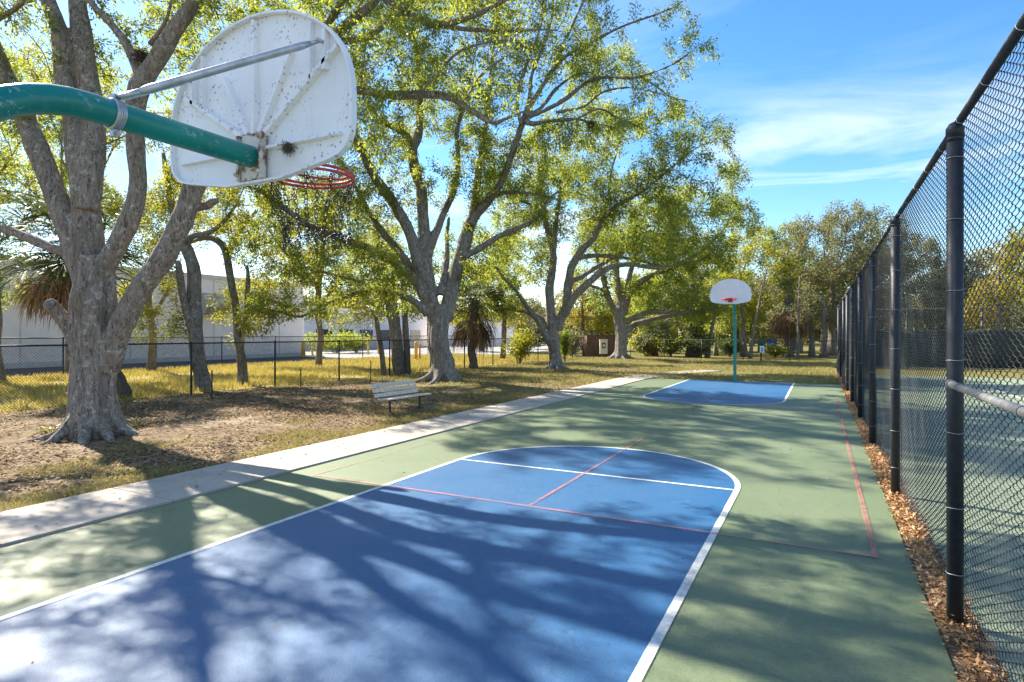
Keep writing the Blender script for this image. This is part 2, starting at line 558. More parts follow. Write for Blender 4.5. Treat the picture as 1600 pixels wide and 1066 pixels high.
sl = bpy.data.lights.new("sun", "SUN"); sl.energy = 5.0; sl.angle = math.radians(.53); sl.color = (1, .91, .76)
so = bpy.data.objects.new("sun", sl); COL.objects.link(so)
so.rotation_euler = sun_vec.to_track_quat("Z", "Y").to_euler()
so.location = (-40, 10, 40)

cam = bpy.data.cameras.new("camera")
co = bpy.data.objects.new("camera", cam); COL.objects.link(co)
co.location = (0, 0, CAMH); co.rotation_euler = (math.pi / 2, 0, YAW)
cam.sensor_width = 36; cam.lens = 36 * F / 1600
cam.shift_y = -(533 - HY) / 1600
cam.clip_start = .05; cam.clip_end = 2000
scene.camera = co
vs = scene.view_settings
vs.view_transform = "Standard"; vs.look = "None"; vs.exposure = 1.68; vs.gamma = 1; vs.use_curve_mapping = False
cy = scene.cycles
cy.max_bounces = 8; cy.diffuse_bounces = 4; cy.glossy_bounces = 2; cy.transmission_bounces = 3; cy.transparent_max_bounces = 4
cy.use_denoising = True
cy.sample_clamp_indirect = 6

# ------------------------------------------------------------------ ground and court
def sheet(name, pts, z, mat, parent=None, kind=None, thick=0.0):
    mb = MB()
    n = len(pts)
    mb.v = [(p[0], p[1], z) for p in pts]
    mb.face(range(n))
    if thick:
        mb.v += [(p[0], p[1], z - thick) for p in pts]
        for k in range(n):
            l = (k + 1) % n
            mb.face((l, k, n + k, n + l))
    o = mb.build(name, mat, parent)
    if kind: o["kind"] = kind
    return o


def rect(x0, x1, y0, y1):
    return [(x0, y0), (x1, y0), (x1, y1), (x0, y1)]


def build_ground():
    """One sheet to the horizon; gentle rises under the trees."""
    xs = np.concatenate([[-600, -200, -90], np.arange(-60, 30, .5), [60, 200, 600]])
    ys = np.concatenate([[-600, -100], np.arange(-20, 75, .5), [120, 300, 900]])
    V, Fc = [], []
    for y in ys:
        for x in xs:
            z = 0.0
            if -16.5 < x < -7.6 and -20 < y < 60:
                t = min(1, (-7.6 - x) / 2.5) * min(1, (x + 16.5) / 1.5)
                z = t * (.05 + .05 * noise.noise(Vector((x * .35, y * .35, 0))))
            V.append((x, y, z - .012))
    nx = len(xs)
    for j in range(len(ys) - 1):
        for i in range(nx - 1):
            a = j * nx + i
            Fc.append((a, a + 1, a + nx + 1, a + nx))
    mb = MB(); mb.v = V; mb.f = Fc; mb.m = [0] * len(Fc)
    o = mb.build("ground", M["ground"], smooth=True)
    tag(o, kind="structure")


build_ground()
XL, XR, YB, YF = -6.05, .63, -6.0, 23.9
court = sheet("court", rect(XL, XR, YB, YF), .004, M["court_green"], kind="structure", thick=.03)
KX0, KX1, KC = -4.53, -.84, -2.685
FT = 7.2


def key_outline(arc_r, y0, y1, sgn, nseg=40):
    """Lane rectangle from y0 to the free-throw line y1 with a round end bulging by sgn."""
    hw = (KX1 - KX0) / 2
    pts = []
    for k in range(nseg + 1):
        a = math.pi * k / nseg
        pts.append((KC + hw * math.cos(a), y1 + sgn * arc_r * math.sin(a)))
    out = [(KX1, y0)] + pts + [(KX0, y0)]
    return out


def outline_strip(pts, wdt, z, name, mat, parent, closed=False):
    pts = [Vector((p[0], p[1])) for p in pts]
    n = len(pts); L, R = [], []
    for i in range(n):
        if closed: a, b = pts[(i - 1) % n], pts[(i + 1) % n]
        else: a, b = pts[max(i - 1, 0)], pts[min(i + 1, n - 1)]
        d1 = (pts[i] - a); d2 = (b - pts[i])
        d1 = d1.normalized() if d1.length else d2.normalized()
        d2 = d2.normalized() if d2.length else d1
        t = (d1 + d2).normalized()
        nn = Vector((-t.y, t.x)) / max(.35, t.dot(d1))
        L.append(pts[i] + nn * wdt / 2); R.append(pts[i] - nn * wdt / 2)
    mb = MB()
    mb.v = [(p.x, p.y, z) for p in L] + [(p.x, p.y, z) for p in R]
    for i in range(n if closed else n - 1):
        j = (i + 1) % n
        mb.face((i, n + i, n + j, j))
    return mb.build(name, mat, parent)


near_key = key_outline(1.82, 1.35, FT, 1)
far_key = key_outline(1.55, YF - .02, 17.3, -1)
sheet("key_paint", near_key, .008, M["court_blue"], court)
sheet("key_paint", far_key[::-1], .008, M["court_blue"], court)
outline_strip(near_key, .062, .012, "key_line", M["white_line"], court)
outline_strip(far_key, .062, .012, "key_line", M["white_line"], court)
outline_strip([(KX0 + .04, FT), (KX1 - .04, FT)], .05, .0125, "free_throw_line", M["white_line"], court)
PX0, PX1, PY0 = -5.66, .39, 5.55
outline_strip([(PX0, PY0), (PX1, PY0), (PX1, 18.96)], .046, .016, "pickleball_line", M["pink_line"], court)
outline_strip([(PX0, 18.96), (PX0, PY0 + .023)], .036, .0163, "pickleball_line", M["faint_line"], court)
outline_strip([(-2.66, PY0 + .03), (-2.66, 10.12)], .042, .0165, "pickleball_line", M["pink_line"], court)
outline_strip([(-2.66, 14.4), (-2.66, 18.93)], .042, .0165, "pickleball_line", M["faint_line"], court)

# sidewalk: slabs with tooled joints, bending away beyond the court
walk = [(-6.62, -8.0 + k * .5) for k in range(0, 63)]
for k in range(1, 26):
    t = k / 25
    walk.append((-6.62 + 2.0 * t ** 2, 23.0 + 7.2 * t))


def sidewalk():
    L, R = [], []
    for i, p in enumerate(walk):
        a = Vector(walk[max(i - 1, 0)]); b = Vector(walk[min(i + 1, len(walk) - 1)])
        t = (b - a).normalized(); nn = Vector((-t.y, t.x))
        L.append(Vector(p) + nn * .56); R.append(Vector(p) - nn * .55)
    mb = MB()
    for i in range(len(walk) - 1):
        # leave a 12 mm joint every third step (1.5 m slabs)
        g = .012 if i % 3 == 2 else 0.0
        a, b = L[i], R[i]
        c = R[i + 1] + (R[i] - R[i + 1]).normalized() * g
        d = L[i + 1] + (L[i] - L[i + 1]).normalized() * g
        q = len(mb.v)
        for z in (.028, -.05):
            mb.v += [(a.x, a.y, z), (b.x, b.y, z), (c.x, c.y, z), (d.x, d.y, z)]
        mb.face((q, q + 1, q + 2, q + 3))
        for k in range(4):
            l = (k + 1) % 4
            mb.face((q + l, q + k, q + 4 + k, q + 4 + l))
    o = mb.build("sidewalk", M["concrete"]); tag(o, kind="structure")


sidewalk()
sheet("joint_strip", rect(-6.075, -6.045, -8, 23.5), .002, M["dark_metal"], court)
sheet("tennis_court", rect(.86, 24, -9, 30.5), .004, M["tennis_green"], kind="structure")
sheet("verge", [(-17.0, -25), (-16.3, 44), (-29.6, 44), (-30, -25)][::-1], .004, M["verge"], kind="structure")
sheet("service_road", rect(-36.9, -30.2, -40, 60), .002, M["asphalt"], kind="structure")
sheet("driveway", [(-30.2, 31), (-24, 43), (-30, 95), (-75, 95), (-75, 37), (-36.5, 37)], .006, M["concrete_far"], kind="structure")
# ------------------------------------------------------------------ basketball hoops
def catmull(pts, step):
    """Smooth polyline through pts ((x, y, z, r) rows), resampled to about step metres."""
    pts = np.asarray(pts, float)
    if len(pts) == 2:
        k = max(2, int(np.linalg.norm(pts[1, :3] - pts[0, :3]) / step) + 1)
        return np.array([pts[0] + (pts[1] - pts[0]) * t for t in np.linspace(0, 1, k)])
    ext = np.vstack([2 * pts[0] - pts[1], pts, 2 * pts[-1] - pts[-2]])
    out = []
    for i in range(1, len(ext) - 2):
        p0, p1, p2, p3 = ext[i - 1:i + 3]
        k = max(1, int(np.linalg.norm(p2[:3] - p1[:3]) / step))
        for t in np.arange(k) / k:
            out.append(.5 * ((2 * p1) + (-p0 + p2) * t + (2 * p0 - 5 * p1 + 4 * p2 - p3) * t * t + (-p0 + 3 * p1 - 3 * p2 + p3) * t ** 3))
    out.append(pts[-1])
    return np.array(out)


def fan_outline(wd=1.37, ht=.885, n=36):
    """Fan board outline in (x, z), z = 0 at the bottom centre, seen from the back or front."""
    hw = wd / 2
    pts = []
    # bottom edge: flat middle, wings that rise slightly, round corners
    pts += [(-.20, 0), (.20, 0), (.54, .055), (.60, .072), (.645, .105), (.675, .16), (hw, .22), (hw, .345)]
    for k in range(1, n):
        a = math.pi * k / n
        x = hw * math.cos(a)
        z = .345 + (ht - .345) * math.sin(a) ** .92
        pts.append((x, z))
    pts += [(-hw, .345), (-hw, .22), (-.675, .16), (-.645, .105), (-.60, .072), (-.54, .055)]
    return pts


def inset(outline, d):
    c = Vector((0, .42))
    n = len(outline); res = []
    for i in range(n):
        a = Vector(outline[i - 1]); p = Vector(outline[i]); b = Vector(outline[(i + 1) % n])
        t = ((p - a).normalized() + (b - p).normalized()).normalized()
        nn = Vector((-t.y, t.x))
        q = p + nn * d
        res.append((q.x, q.y))
    return res


def chain_link(mb, c, ax, side, L, Wd, r):
    """One oval chain link centred at c, long axis ax, lying in the ax-side plane."""
    pts = []
    n = 10
    for k in range(n):
        a = 2 * math.pi * k / n
        x = math.cos(a); y = math.sin(a)
        e = (L - Wd) / 2 * (1 if x > 0.01 else (-1 if x < -.01 else 0))
        pts.append(np.array(c) + np.array(ax) * (x * Wd / 2 + e) + np.array(side) * (y * Wd / 2))
    mb.tube(pts, r, 4, closed=True)


def chain_strand(mb, a, b, rng, link=.038, wd=.020, r=.0026):
    a = np.array(a, float); b = np.array(b, float)
    d = b - a; n = max(1, int(round(np.linalg.norm(d) / (link * .78)))); d = d / np.linalg.norm(d)
    s1 = np.cross(d, [.3, .9, .2]); s1 /= np.linalg.norm(s1); s2 = np.cross(d, s1)
    for k in range(n):
        c = a + (b - a) * (k + .5) / n
        chain_link(mb, c, d, s1 if k % 2 else s2, link, wd, r)


def make_hoop(name_label, cat, loc, rz, rim_z, board_z, board_y, dirty, net, group):
    """Local frame: pole at origin, board towards +y, rim further along +y."""
    root = thing("basketball_hoop", name_label, cat, loc, rz, group)
    pole_mat = M["chipped_teal"] if dirty else M["teal_paint"]
    zc = board_z + .135                          # arm axis height
    R = .55
    pts = [(0, 0, -.05, .057), (0, 0, 1.0, .057), (0, 0, zc - R, .057)]
    pts = [np.array(p) for p in pts]
    for k in range(1, 13):
        a = math.pi / 2 * k / 12
        pts.append(np.array((0, R - R * math.cos(a), zc - R + R * math.sin(a), .057)))
    pts.append(np.array((0, board_y - .03, zc, .057)))
    pts = np.array(pts)
    mb = MB(); mb.tube(pts[:, :3], pts[:, 3], 28)
    mb.build("pole", pole_mat, root, smooth=True).modifiers.new("edge", "EDGE_SPLIT").split_angle = .9
    # mounting plate at the arm end
    mb = MB()
    mb.box(-.095, .095, board_y - .034, board_y - .018, board_z + .015, board_z + .255)
    mb.box(-.095, -.078, board_y - .052, board_y - .034, board_z + .015, board_z + .255)
    mb.box(.078, .095, board_y - .052, board_y - .034, board_z + .015, board_z + .255)
    for sx in (-.086, .086):
        for sz in (.045, .225):
            mb.tube([(sx, board_y - .052, board_z + sz), (sx, board_y - .068, board_z + sz)], .011, 6)
    mb.build("mount_plate", M["rusty_white"], root, bevel=.002)
    # board
    ol = fan_outline()
    mb = MB()
    mb.poly_prism([(x, z) for x, z in ol], 0, .006)
    inn = inset(ol, .012)
    n = len(ol)
    b = len(mb.v)
    FD = -.030
    for (x, z) in ol: mb.v.append((x, FD, z))
    for (x, z) in inn: mb.v.append((x, FD, z))
    for (x, z) in inn: mb.v.append((x, -.0005, z))
    for k in range(n):
        l = (k + 1) % n
        mb.face((b + k, b + l, l, k))
        mb.face((b + l, b + k, b + n + k, b + n + l))
        mb.face((b + n + l, b + n + k, b + 2 * n + k, b + 2 * n + l))
    # pressed stiffening ribs on the back
    def rib(x0, z0, x1, z1, w0=.044, w1=.032, h=.028):
        a = Vector((x0, z0)); c = Vector((x1, z1)); t = (c - a).normalized(); nn = Vector((-t.y, t.x))
        q = len(mb.v)
        for (p, wd) in ((a, w0), (c, w1)):
            for (off, y) in ((-wd / 2, -.0003), (-wd * .28, -h), (wd * .28, -h), (wd / 2, -.0003)):
                mb.v.append((p.x + nn.x * off, y, p.y + nn.y * off))
        for k in range(3):
            mb.face((q + k, q + k + 1, q + 5 + k, q + 4 + k))
        mb.face((q, q + 4, q + 7, q + 3)); mb.face((q + 3, q + 2, q + 1, q)); mb.face((q + 4, q + 5, q + 6, q + 7))
    rib(0, .26, 0, .86)
    rib(-.045, .265, -.235, .60); rib(.045, .265, .27, .64)
    rib(-.085, .255, -.56, .55); rib(.085, .255, .585, .60)
    rib(-.10, .175, -.60, .175, .024, .018); rib(.10, .175, .60, .175, .024, .018)
    rib(-.50, .50, -.50, .70, .04, .04); rib(.50, .50, .50, .70, .04, .04)
    rib(-.41, .47, -.41, .755, .018, .018); rib(.41, .47, .41, .755, .018, .018)
    # bolts along the two diagonal ribs
    for k in range(5):
        for sx in (-1, 1):
            t = .15 + .19 * k
            x = sx * (.085 + (.585 - .085) * t); z = .255 + .345 * t
            mb.tube([(x, -.026, z), (x, -.037, z)], .0095, 6)
    bo = mb.build("backboard", M["board_dirty"] if dirty else M["board_clean"], root)
    bo.location = (0, board_y, board_z)
    # braces
    cl_y = board_y - .72
    for sx in (-1, 1):
        mb = MB()
        a = np.array((sx * .03, cl_y, zc + .067)); e = np.array((sx * .50, board_y - .045, board_z + .63))
        d = (e - a) / np.linalg.norm(e - a)
        mb.tube([a, a + d * .09], [.010, .013], 10)
        mb.tube([a + d * .08, a + d * .12, e - d * .10, e - d * .05], [.012, .018, .018, .012], 12)
        mb.tube([e - d * .07, e], [.012, .009], 8)
        mb.tube([e + np.array((0, -.02, 0)), e + np.array((0, .044, 0))], .009, 8)
        mb.build("brace", M["galvanised"], root, smooth=True)
    mb = MB()
    ring = [(.060 * math.cos(a), cl_y, zc + .060 * math.sin(a)) for a in np.linspace(0, 2 * math.pi, 32, endpoint=False)]
    for dy in (-.014, -.005, .005, .014):
        mb.tube([(x * 1.01, y + dy, zc + (z - zc) * 1.01) for x, y, z in ring], .0065, 6, closed=True)
    mb.box(-.012, .012, cl_y - .012, cl_y + .012, zc - .095, zc - .058)
    mb.tube([(-.04, cl_y, zc - .082), (.04, cl_y, zc - .082)], .007, 6)
    mb.box(-.022, .022, cl_y - .012, cl_y + .012, zc + .058, zc + .082)
    mb.build("clamp", M["galvanised"], root, smooth=False)
    # rim
    mb = MB()
    RC = board_y + .006 + .15 + .238
    rr = .235
    for dz in (0, -.024):
        mb.tube([(rr * math.cos(a), RC + rr * math.sin(a), rim_z + dz) for a in np.linspace(0, 2 * math.pi, 56, endpoint=False)], .0088, 8, closed=True)
    for sx in (-.075, .075):
        mb.tube([(sx, board_y + .01, rim_z - .012), (sx, RC - rr * .93, rim_z - .012)], .008, 8)
        mb.tube([(sx, board_y + .012, rim_z - .075), (sx * 1.8, RC - .06, rim_z - .055), (sx * 2.2, RC + .06, rim_z - .035), (rr * .93 * (1 if sx > 0 else -1), RC + .08, rim_z - .02)], .007, 8)
    mb.box(-.075, .075, board_y + .0062, board_y + .014, rim_z - .11, rim_z + .035)
    mb.box(-.20, .20, board_y + .014, board_y + .020, rim_z - .03, rim_z + .012)
    for k in range(12):
        a = 2 * math.pi * (k + .5) / 12
        mb.tube([(rr * math.cos(a), RC + rr * math.sin(a), rim_z - .024), (rr * .99 * math.cos(a), RC + rr * .99 * math.sin(a), rim_z - .052)], .0035, 5)
    rim = mb.build("rim", M["rim_red"] if dirty else M["rim_bright"], root, smooth=True)
    rim.modifiers.new("edge", "EDGE_SPLIT").split_angle = .9
    if net:
        mb = MB(); rng = np.random.default_rng(3)
        N = 10
        tops, mids, lows, ends = [], [], [], []
        for k in range(N):
            a = 2 * math.pi * (k + .5) / N + rng.normal() * .05
            def pt(r, z): return np.array((r * math.cos(a), RC + r * math.sin(a), rim_z + z))
            tops.append(pt(rr * .99, -.05)); mids.append(pt(rr * .86 + rng.normal() * .01, -.19 + rng.normal() * .01))
            lows.append(pt(rr * .74 + rng.normal() * .012, -.34 + rng.normal() * .02)); ends.append(lows[-1] + np.array((0, 0, -.09 - abs(rng.normal()) * .035)))
        for k in range(N):
            chain_strand(mb, tops[k], mids[k], rng); chain_strand(mb, mids[k], lows[k], rng); chain_strand(mb, lows[k], ends[k], rng)
            j = (k + 1) % N
            sag = (lows[k] + lows[j]) / 2 + np.array((0, 0, -.022 + rng.normal() * .02))
            chain_strand(mb, lows[k], sag, rng); chain_strand(mb, sag, lows[j], rng)
            if k % 2 == 0:
                chain_strand(mb, tops[k], (mids[k] + mids[j]) / 2 + np.array((0, 0, .04)), rng)
        mb.build("chain_net", M["chain_steel"], rim, smooth=True)
    return root


NEAR_BOARD_Y = 2.21
near_hoop = make_hoop("teal gooseneck basketball hoop overhead with spotted fan backboard seen from behind and rusty chain net", "basketball hoop",
                      (-2.66, .84, 0), 0, 2.72, 2.575, NEAR_BOARD_Y - .84, True, True, None)
far_hoop = make_hoop("distant teal basketball hoop at the far blue key with clean white board facing the camera", "basketball hoop",
                     (-2.80, 23.45, 0), math.pi, 3.00, 2.83, 1.25, False, False, None)


def tuft(name, c, r, n, L, mat, label, cat, hang=0.0, seed=1):
    """A ball of dry stems."""
    rng = np.random.default_rng(seed)
    mb = MB()
    for k in range(n):
        d = rng.normal(size=3); d /= np.linalg.norm(d); d[2] -= hang
        s = np.array(c) + rng.normal(size=3) * r * .35
        e = s + d * L * rng.uniform(.5, 1)
        m = (s + e) / 2 + rng.normal(size=3) * L * .12
        mb.tube([s, m, e], [.0035 * r / .05, .0028 * r / .05, .001 * r / .05], 4)
    o = mb.build(name, mat)
    return tag(o, label, cat)


tuft("dry_nest", (-2.40, NEAR_BOARD_Y - .03, 2.575 + .155), .028, 150, .036, M["dry_stem"], "small dark tuft of dried plant stuck under the rib of the near backboard", "nest", .5, 4)

# ------------------------------------------------------------------ chain-link fences
def weave_mesh(x, y0, y1, z0, z1, pitch=.0545, wire=.0023, sag=None, fine_y=9.0, seed=5):
    """Woven chain link in the plane X = x: vertical zigzag wires that hook into each other."""
    rng = np.random.default_rng(seed)
    ncol = int((y1 - y0) / (pitch))
    hz = .0245
    Vs, Fs = [], []
    base = 0
    for i in range(ncol):
        yc = y0 + (i + .5) * pitch
        near = yc < fine_y
        npt = int((z1 - z0) / hz)
        if near:
            # five points per half pitch: straight leg with a rounded bend at each end
            t = np.arange(npt * 4 + 1) / 4.0
        else:
            t = np.arange(npt + 1).astype(float)
        z = z0 + t * hz
        tri = 2 * np.abs((t / 2 + (i % 2) * .5) % 1 - .5) * 2 - 1
        if near:
            tri = np.clip(np.sin(tri * math.pi / 2) * .35 + tri * .72, -1.04, 1.04)
        yy = yc + tri * pitch * .545
        depth = np.sin(t * math.pi) * (-1 if i % 2 else 1) * .0058 if near else np.zeros_like(t)   # flattened spiral: one set of legs in front of the other
        xx = x + depth
        pts = np.stack([xx, yy, z], 1)
        if sag is not None: pts = sag(pts)
        wob = np.sin(z * 2.1 + yc * 1.7) * .006
        pts[:, 0] += wob
        n = 5 if yc < 4.5 else (4 if near else 3)
        r = wire * (1 + .45 * min(1, max(0, (yc - 5) / 8)))
        tan = np.gradient(pts, axis=0); tan /= np.linalg.norm(tan, axis=1, keepdims=True)
        nx = np.array([1.0, 0, 0]); nb = np.cross(tan, nx); nb /= np.linalg.norm(nb, axis=1, keepdims=True)
        m = len(pts)
        ang = np.arange(n) * 2 * math.pi / n
        ring = pts[:, None, :] + (np.cos(ang)[None, :, None] * nx[None, None, :] + np.sin(ang)[None, :, None] * nb[:, None, :]) * r
        Vs.append(ring.reshape(-1, 3))
        ii = np.arange(m - 1)[:, None] * n; kk = np.arange(n)[None, :]; ll = (kk + 1) % n
        q = np.stack([ii + kk, ii + ll, ii + n + ll, ii + n + kk], -1).reshape(-1, 4) + base
        Fs.append(q)
        base += m * n
    V = np.concatenate(Vs); Q = np.concatenate(Fs)
    return V, Q


def np_mesh(name, V, Q, mats, smooth=False):
    me = bpy.data.meshes.new(name)
    n = len(Q)
    me.vertices.add(len(V)); me.loops.add(n * 4); me.polygons.add(n)
    me.vertices.foreach_set("co", np.asarray(V, np.float32).reshape(-1))
    me.loops.foreach_set("vertex_index", np.asarray(Q, np.int32).reshape(-1))
    me.polygons.foreach_set("loop_start", np.arange(0, n * 4, 4, dtype=np.int32))
    me.polygons.foreach_set("loop_total", np.full(n, 4, np.int32))
    if smooth: me.polygons.foreach_set("use_smooth", np.ones(n, bool))
    for m in (mats if isinstance(mats, list) else [mats]): me.materials.append(m)
    me.update(calc_edges=True)
    return me


FX = .735
post_Y = [4.51 + 3.28 * k for k in range(-2, 9)]
tall = thing("tall_chain_link_fence", "tall black chain link fence along the right edge of the basketball court", "fence", (FX, 0, 0))
FH = 3.06


def local_pts(mb, off):
    o = np.array(off)
    mb.v = [tuple(np.array(p) - o) for p in mb.v]
    return mb


mb = MB(); mb.tube([(0, 0, -.05), (0, 0, FH - .02)], .044, 20)
mb.lathe([(.047, FH - .10), (.047, FH - .07)], 20); mb.lathe([(.048, FH - .075), (.048, FH - .02), (.03, FH + .01), (.008, FH + .02)], 20)
post_me = mb.mesh("post", M["black_vinyl"], True)
tz = [.32, .72, 1.18, 1.62, 2.05, 2.48, 2.86]
tie_mb = MB()
tie_mb.tube([(.0462 * math.cos(a), .0462 * math.sin(a), .004 * math.sin(a * 2) + .006 * math.sin(a + 1)) for a in np.linspace(0, 2 * math.pi, 18, endpoint=False)], .0022, 5, closed=True)
tie_mb.tube([(.045, .01, 0), (.068, .022, .006), (.072, .008, -.008)], .0025, 4)
tie_me = tie_mb.mesh("tie", M["tie_wire"], True)
for k, y in enumerate(post_Y):
    p = link("post", post_me, tall, (0, y, 0)); p.rotation_euler = (0, 0, .3 * k)
    for j, z in enumerate(tz):
        t = link("tie", tie_me, p, (0, 0, z)); t.rotation_euler = (.05 * math.sin(j * 3 + k), .05 * math.cos(j * 2 + k), -.3 * k + .4 * math.sin(j + k))
y_end = post_Y[-1]
mb = MB(); mb.tube([(.020, post_Y[0], FH + .015), (.020, y_end, FH + .015)], .024, 16)
tr = mb.build("top_rail", M["black_vinyl"], tall, smooth=True)
mb = MB()
mb.tube([(.0262 * math.cos(a), .012 * math.sin(a), .0262 * math.sin(a)) for a in np.linspace(0, 2 * math.pi, 14, endpoint=False)], .0026, 5, closed=True)
me = mb.mesh("tie", M["tie_wire"], True)
for k in range(int((y_end - post_Y[0]) / .62)):
    link("tie", me, tr, (.022, post_Y[0] + .3 + k * .62, FH + .012))
mb = MB(); mb.tube([(-.03, post_Y[1] + .02, 1.476), (-.03, post_Y[2] - .05, 1.476)], .0215, 16)
mb.tube([(-.03, post_Y[2] - .085, 1.476), (-.03, post_Y[2] - .06, 1.476)], .028, 16)
for y in (post_Y[2] - .32, post_Y[2] - .86, post_Y[2] - 1.5, post_Y[2] - 2.2):
    mb.tube([(-.03, y - .02, 1.476), (-.03, y + .02, 1.476)], .0245, 16)
mb.tube([(-.058, post_Y[2] - .06, 1.49), (-.045, post_Y[2] - .02, 1.50), (-.03, post_Y[2] + .03, 1.49)], .010, 8)
mb.build("mid_rail", M["dull_galvanised"], tall, smooth=True).modifiers.new("edge", "EDGE_SPLIT").split_angle = .8


def sag(pts):
    """The fabric is loose at its foot: it bulges between posts."""
    y = pts[:, 1]; z = pts[:, 2]
    ph = (y - 4.51) / 3.28
    b = np.abs(np.sin(ph * math.pi)) * np.exp(-((z - .45) / .55) ** 2)
    far = np.clip((y - 12) / 12, 0, 1)
    pts[:, 0] += b * (.03 - .22 * far * (.6 + .4 * np.sin(y * .9)))
    return pts


V, Q = weave_mesh(.052, .6, y_end, .03, FH + .035, sag=sag)
link("mesh_fabric", np_mesh("mesh_fabric", V, Q, M["black_wire"], True), tall)


def low_fence(name, label, x_of, ys, ht, wire_gap, wire_r, axis="y", base=0.0, group=None, post_r=.024):
    """A low black chain link fence through the post spots given by ys; x_of(y) gives the line."""
    root = thing(name, label, "fence", (0, 0, 0), 0, group)
    pt = (lambda t: np.array((x_of(t), t, base))) if axis == "y" else (lambda t: np.array((t, x_of(t), base)))
    mb = MB(); mb.tube([(0, 0, -.1), (0, 0, ht)], post_r, 8); mb.lathe([(post_r * 1.15, ht), (post_r * 1.15, ht + .03), (.004, ht + .045)], 8)
    me = mb.mesh("post", M["black_vinyl"], True)
    for t in ys: link("post", me, root, tuple(pt(t)))
    mb = MB(); mb.tube([pt(t) + UP * (ht - .01) for t in ys], post_r * .75, 8)
    mb.build("top_rail", M["black_vinyl"], root, smooth=True)
    mb = MB()
    a, b = ys[0], ys[-1]; z0, z1 = .03, ht - .02; H = z1 - z0
    t = a - H
    while t < b:
        for sgn in (1, -1):
            # straight wire from (t, bottom) to (t + H, top) or mirrored, clipped to the fence ends
            ta, tb = t, t + H
            lo, hi = max(ta, a), min(tb, b)
            if hi - lo > .03:
                fa, fb = (lo - ta) / H, (hi - ta) / H
                if sgn < 0: fa, fb = 1 - fa, 1 - fb
                p0 = pt(lo) + UP * (z0 + H * fa); p1 = pt(hi) + UP * (z0 + H * fb)
                nseg = 2
                mb.tube([p0 + (p1 - p0) * k / nseg for k in range(nseg + 1)], wire_r, 3, cap=False)
        t += wire_gap
    mb.build("mesh_fabric", M["black_wire"], root)
    return root


F1X = -16.2
low_fence("low_chain_link_fence", "low black chain link fence just behind the row of oaks, nearer to the bench", lambda y: F1X, [2.2 + 3 * k for k in range(-3, 15)], 1.52, .070, .0031, post_r=.029)
low_fence("low_chain_link_fence", "farther low black chain link fence along the road before the pale warehouse", lambda y: -28.2 - (y - 13) * .14 if y < 29 else -30.45, [-3 + 4.2 * k for k in range(0, 14)], 1.62, .10, .0032, post_r=.032)
low_fence("low_chain_link_fence", "low dark chain link fence across the far end in front of the woods", lambda x: 43.6 - (x + 6.3) * .40, [-16.2 + 2.9 * k for k in range(0, 8)], 1.38, .12, .003, axis="x")

# ------------------------------------------------------------------ bench
def bench():
    root = thing("park_bench", "pale slatted bench with dark metal legs on the sand beside the sidewalk", "bench", (-8.62, 11.15, .03), math.radians(-2))
    L = 1.52
    mb = MB()
    for k in range(3):
        x = .03 + k * .125
        mb.box(x - .048, x + .048, -L / 2, L / 2, .285, .318, Matrix.Rotation(math.radians(-3), 4, "Y"))
    mb.build("seat", M["bench_white"], root, bevel=.006)
    mb = MB()
    R = Matrix.Translation((-.075, 0, .30)) @ Matrix.Rotation(math.radians(-24), 4, "Y")
    for k in range(3):
        z = .085 + k * .118
        mb.box(-.014, .014, -L / 2, L / 2, z - .044, z + .044, R)
    mb.build("backrest", M["bench_white"], root, bevel=.005)
    for y in (-.53, .53):
        mb = MB()
        mb.box(.115, .150, y - .018, y + .018, -.1, .275)
        mb.box(-.05, .31, y - .014, y + .014, .262, .283)
        mb.box(.05, .22, y - .035, y + .035, -.02, .012)
        mb.tube([(-.045, y, .27), (-.11, y, .34), (-.235, y, .60)], .012, 8)
        mb.build("leg", M["dark_metal"], root, bevel=.003)

bench()

# ------------------------------------------------------------------ small things on the park side
def stake(u, v, h, lean, label):
    p = G(u, v)
    mb = MB()
    mb.box(-.016, .016, -.004, .004, -.1, h); mb.box(-.004, .004, .004, .022, -.1, h)
    for k in range(4): mb.box(.016, .024, -.004, .004, h * .3 + k * .15, h * .3 + .03 + k * .15)
    o = mb.build("metal_stake", M["dark_metal"]); o.location = (p[0], p[1], 0); o.rotation_euler = (lean, lean * .6, .5)
    tag(o, label, "stake", "metal stakes in front of the low fence")


stake(331, 627, .82, .04, "thin dark metal stake in the dirt at the foot of the slender fence oak")
stake(470, 612, .70, -.03, "thin dark metal stake standing in bare dirt left of the bench")
stake(579, 599, .82, .02, "thin rusty metal stake standing behind the bench backrest")


def pet_station():
    p = GD(1189, 38.3)
    root = thing("waste_station", "green pet waste station with white sign on a black post past the far hoop", "waste station", tuple(p), YAW * .6)
    mb = MB(); mb.box(-.04, .04, -.04, .04, -.1, 1.45); mb.build("post", M["dark_metal"], root, bevel=.004)
    mb = MB(); mb.box(-.22, .22, -.20, -.045, .62, 1.12); mb.box(-.24, .24, -.22, -.045, 1.125, 1.16)
    ol = [(-.21, 1.18)] + [(.21 * math.cos(a), 1.36 + .13 * math.sin(a)) for a in np.linspace(math.pi, 0, 12)] + [(.21, 1.18)]
    mb.poly_prism(ol[::-1], -.19, -.045)
    mb.build("bin", M["bin_green"], root, bevel=.01)
    mb = MB(); mb.box(-.12, .16, -.238, -.226, .60, 1.02)
    sgn = mb.build("sign", M["sign_white"], root)
    mb = MB(); mb.lathe([(.05, 0), (.05, .004)], 14); 
    mb.v = [(x + .02, -.240 - z, y + .86) for x, y, z in mb.v]
    mb.box(-.03, .07, -.243, -.239, .68, .78)
    mb.build("pictogram", M["dark_metal"], sgn)


pet_station()


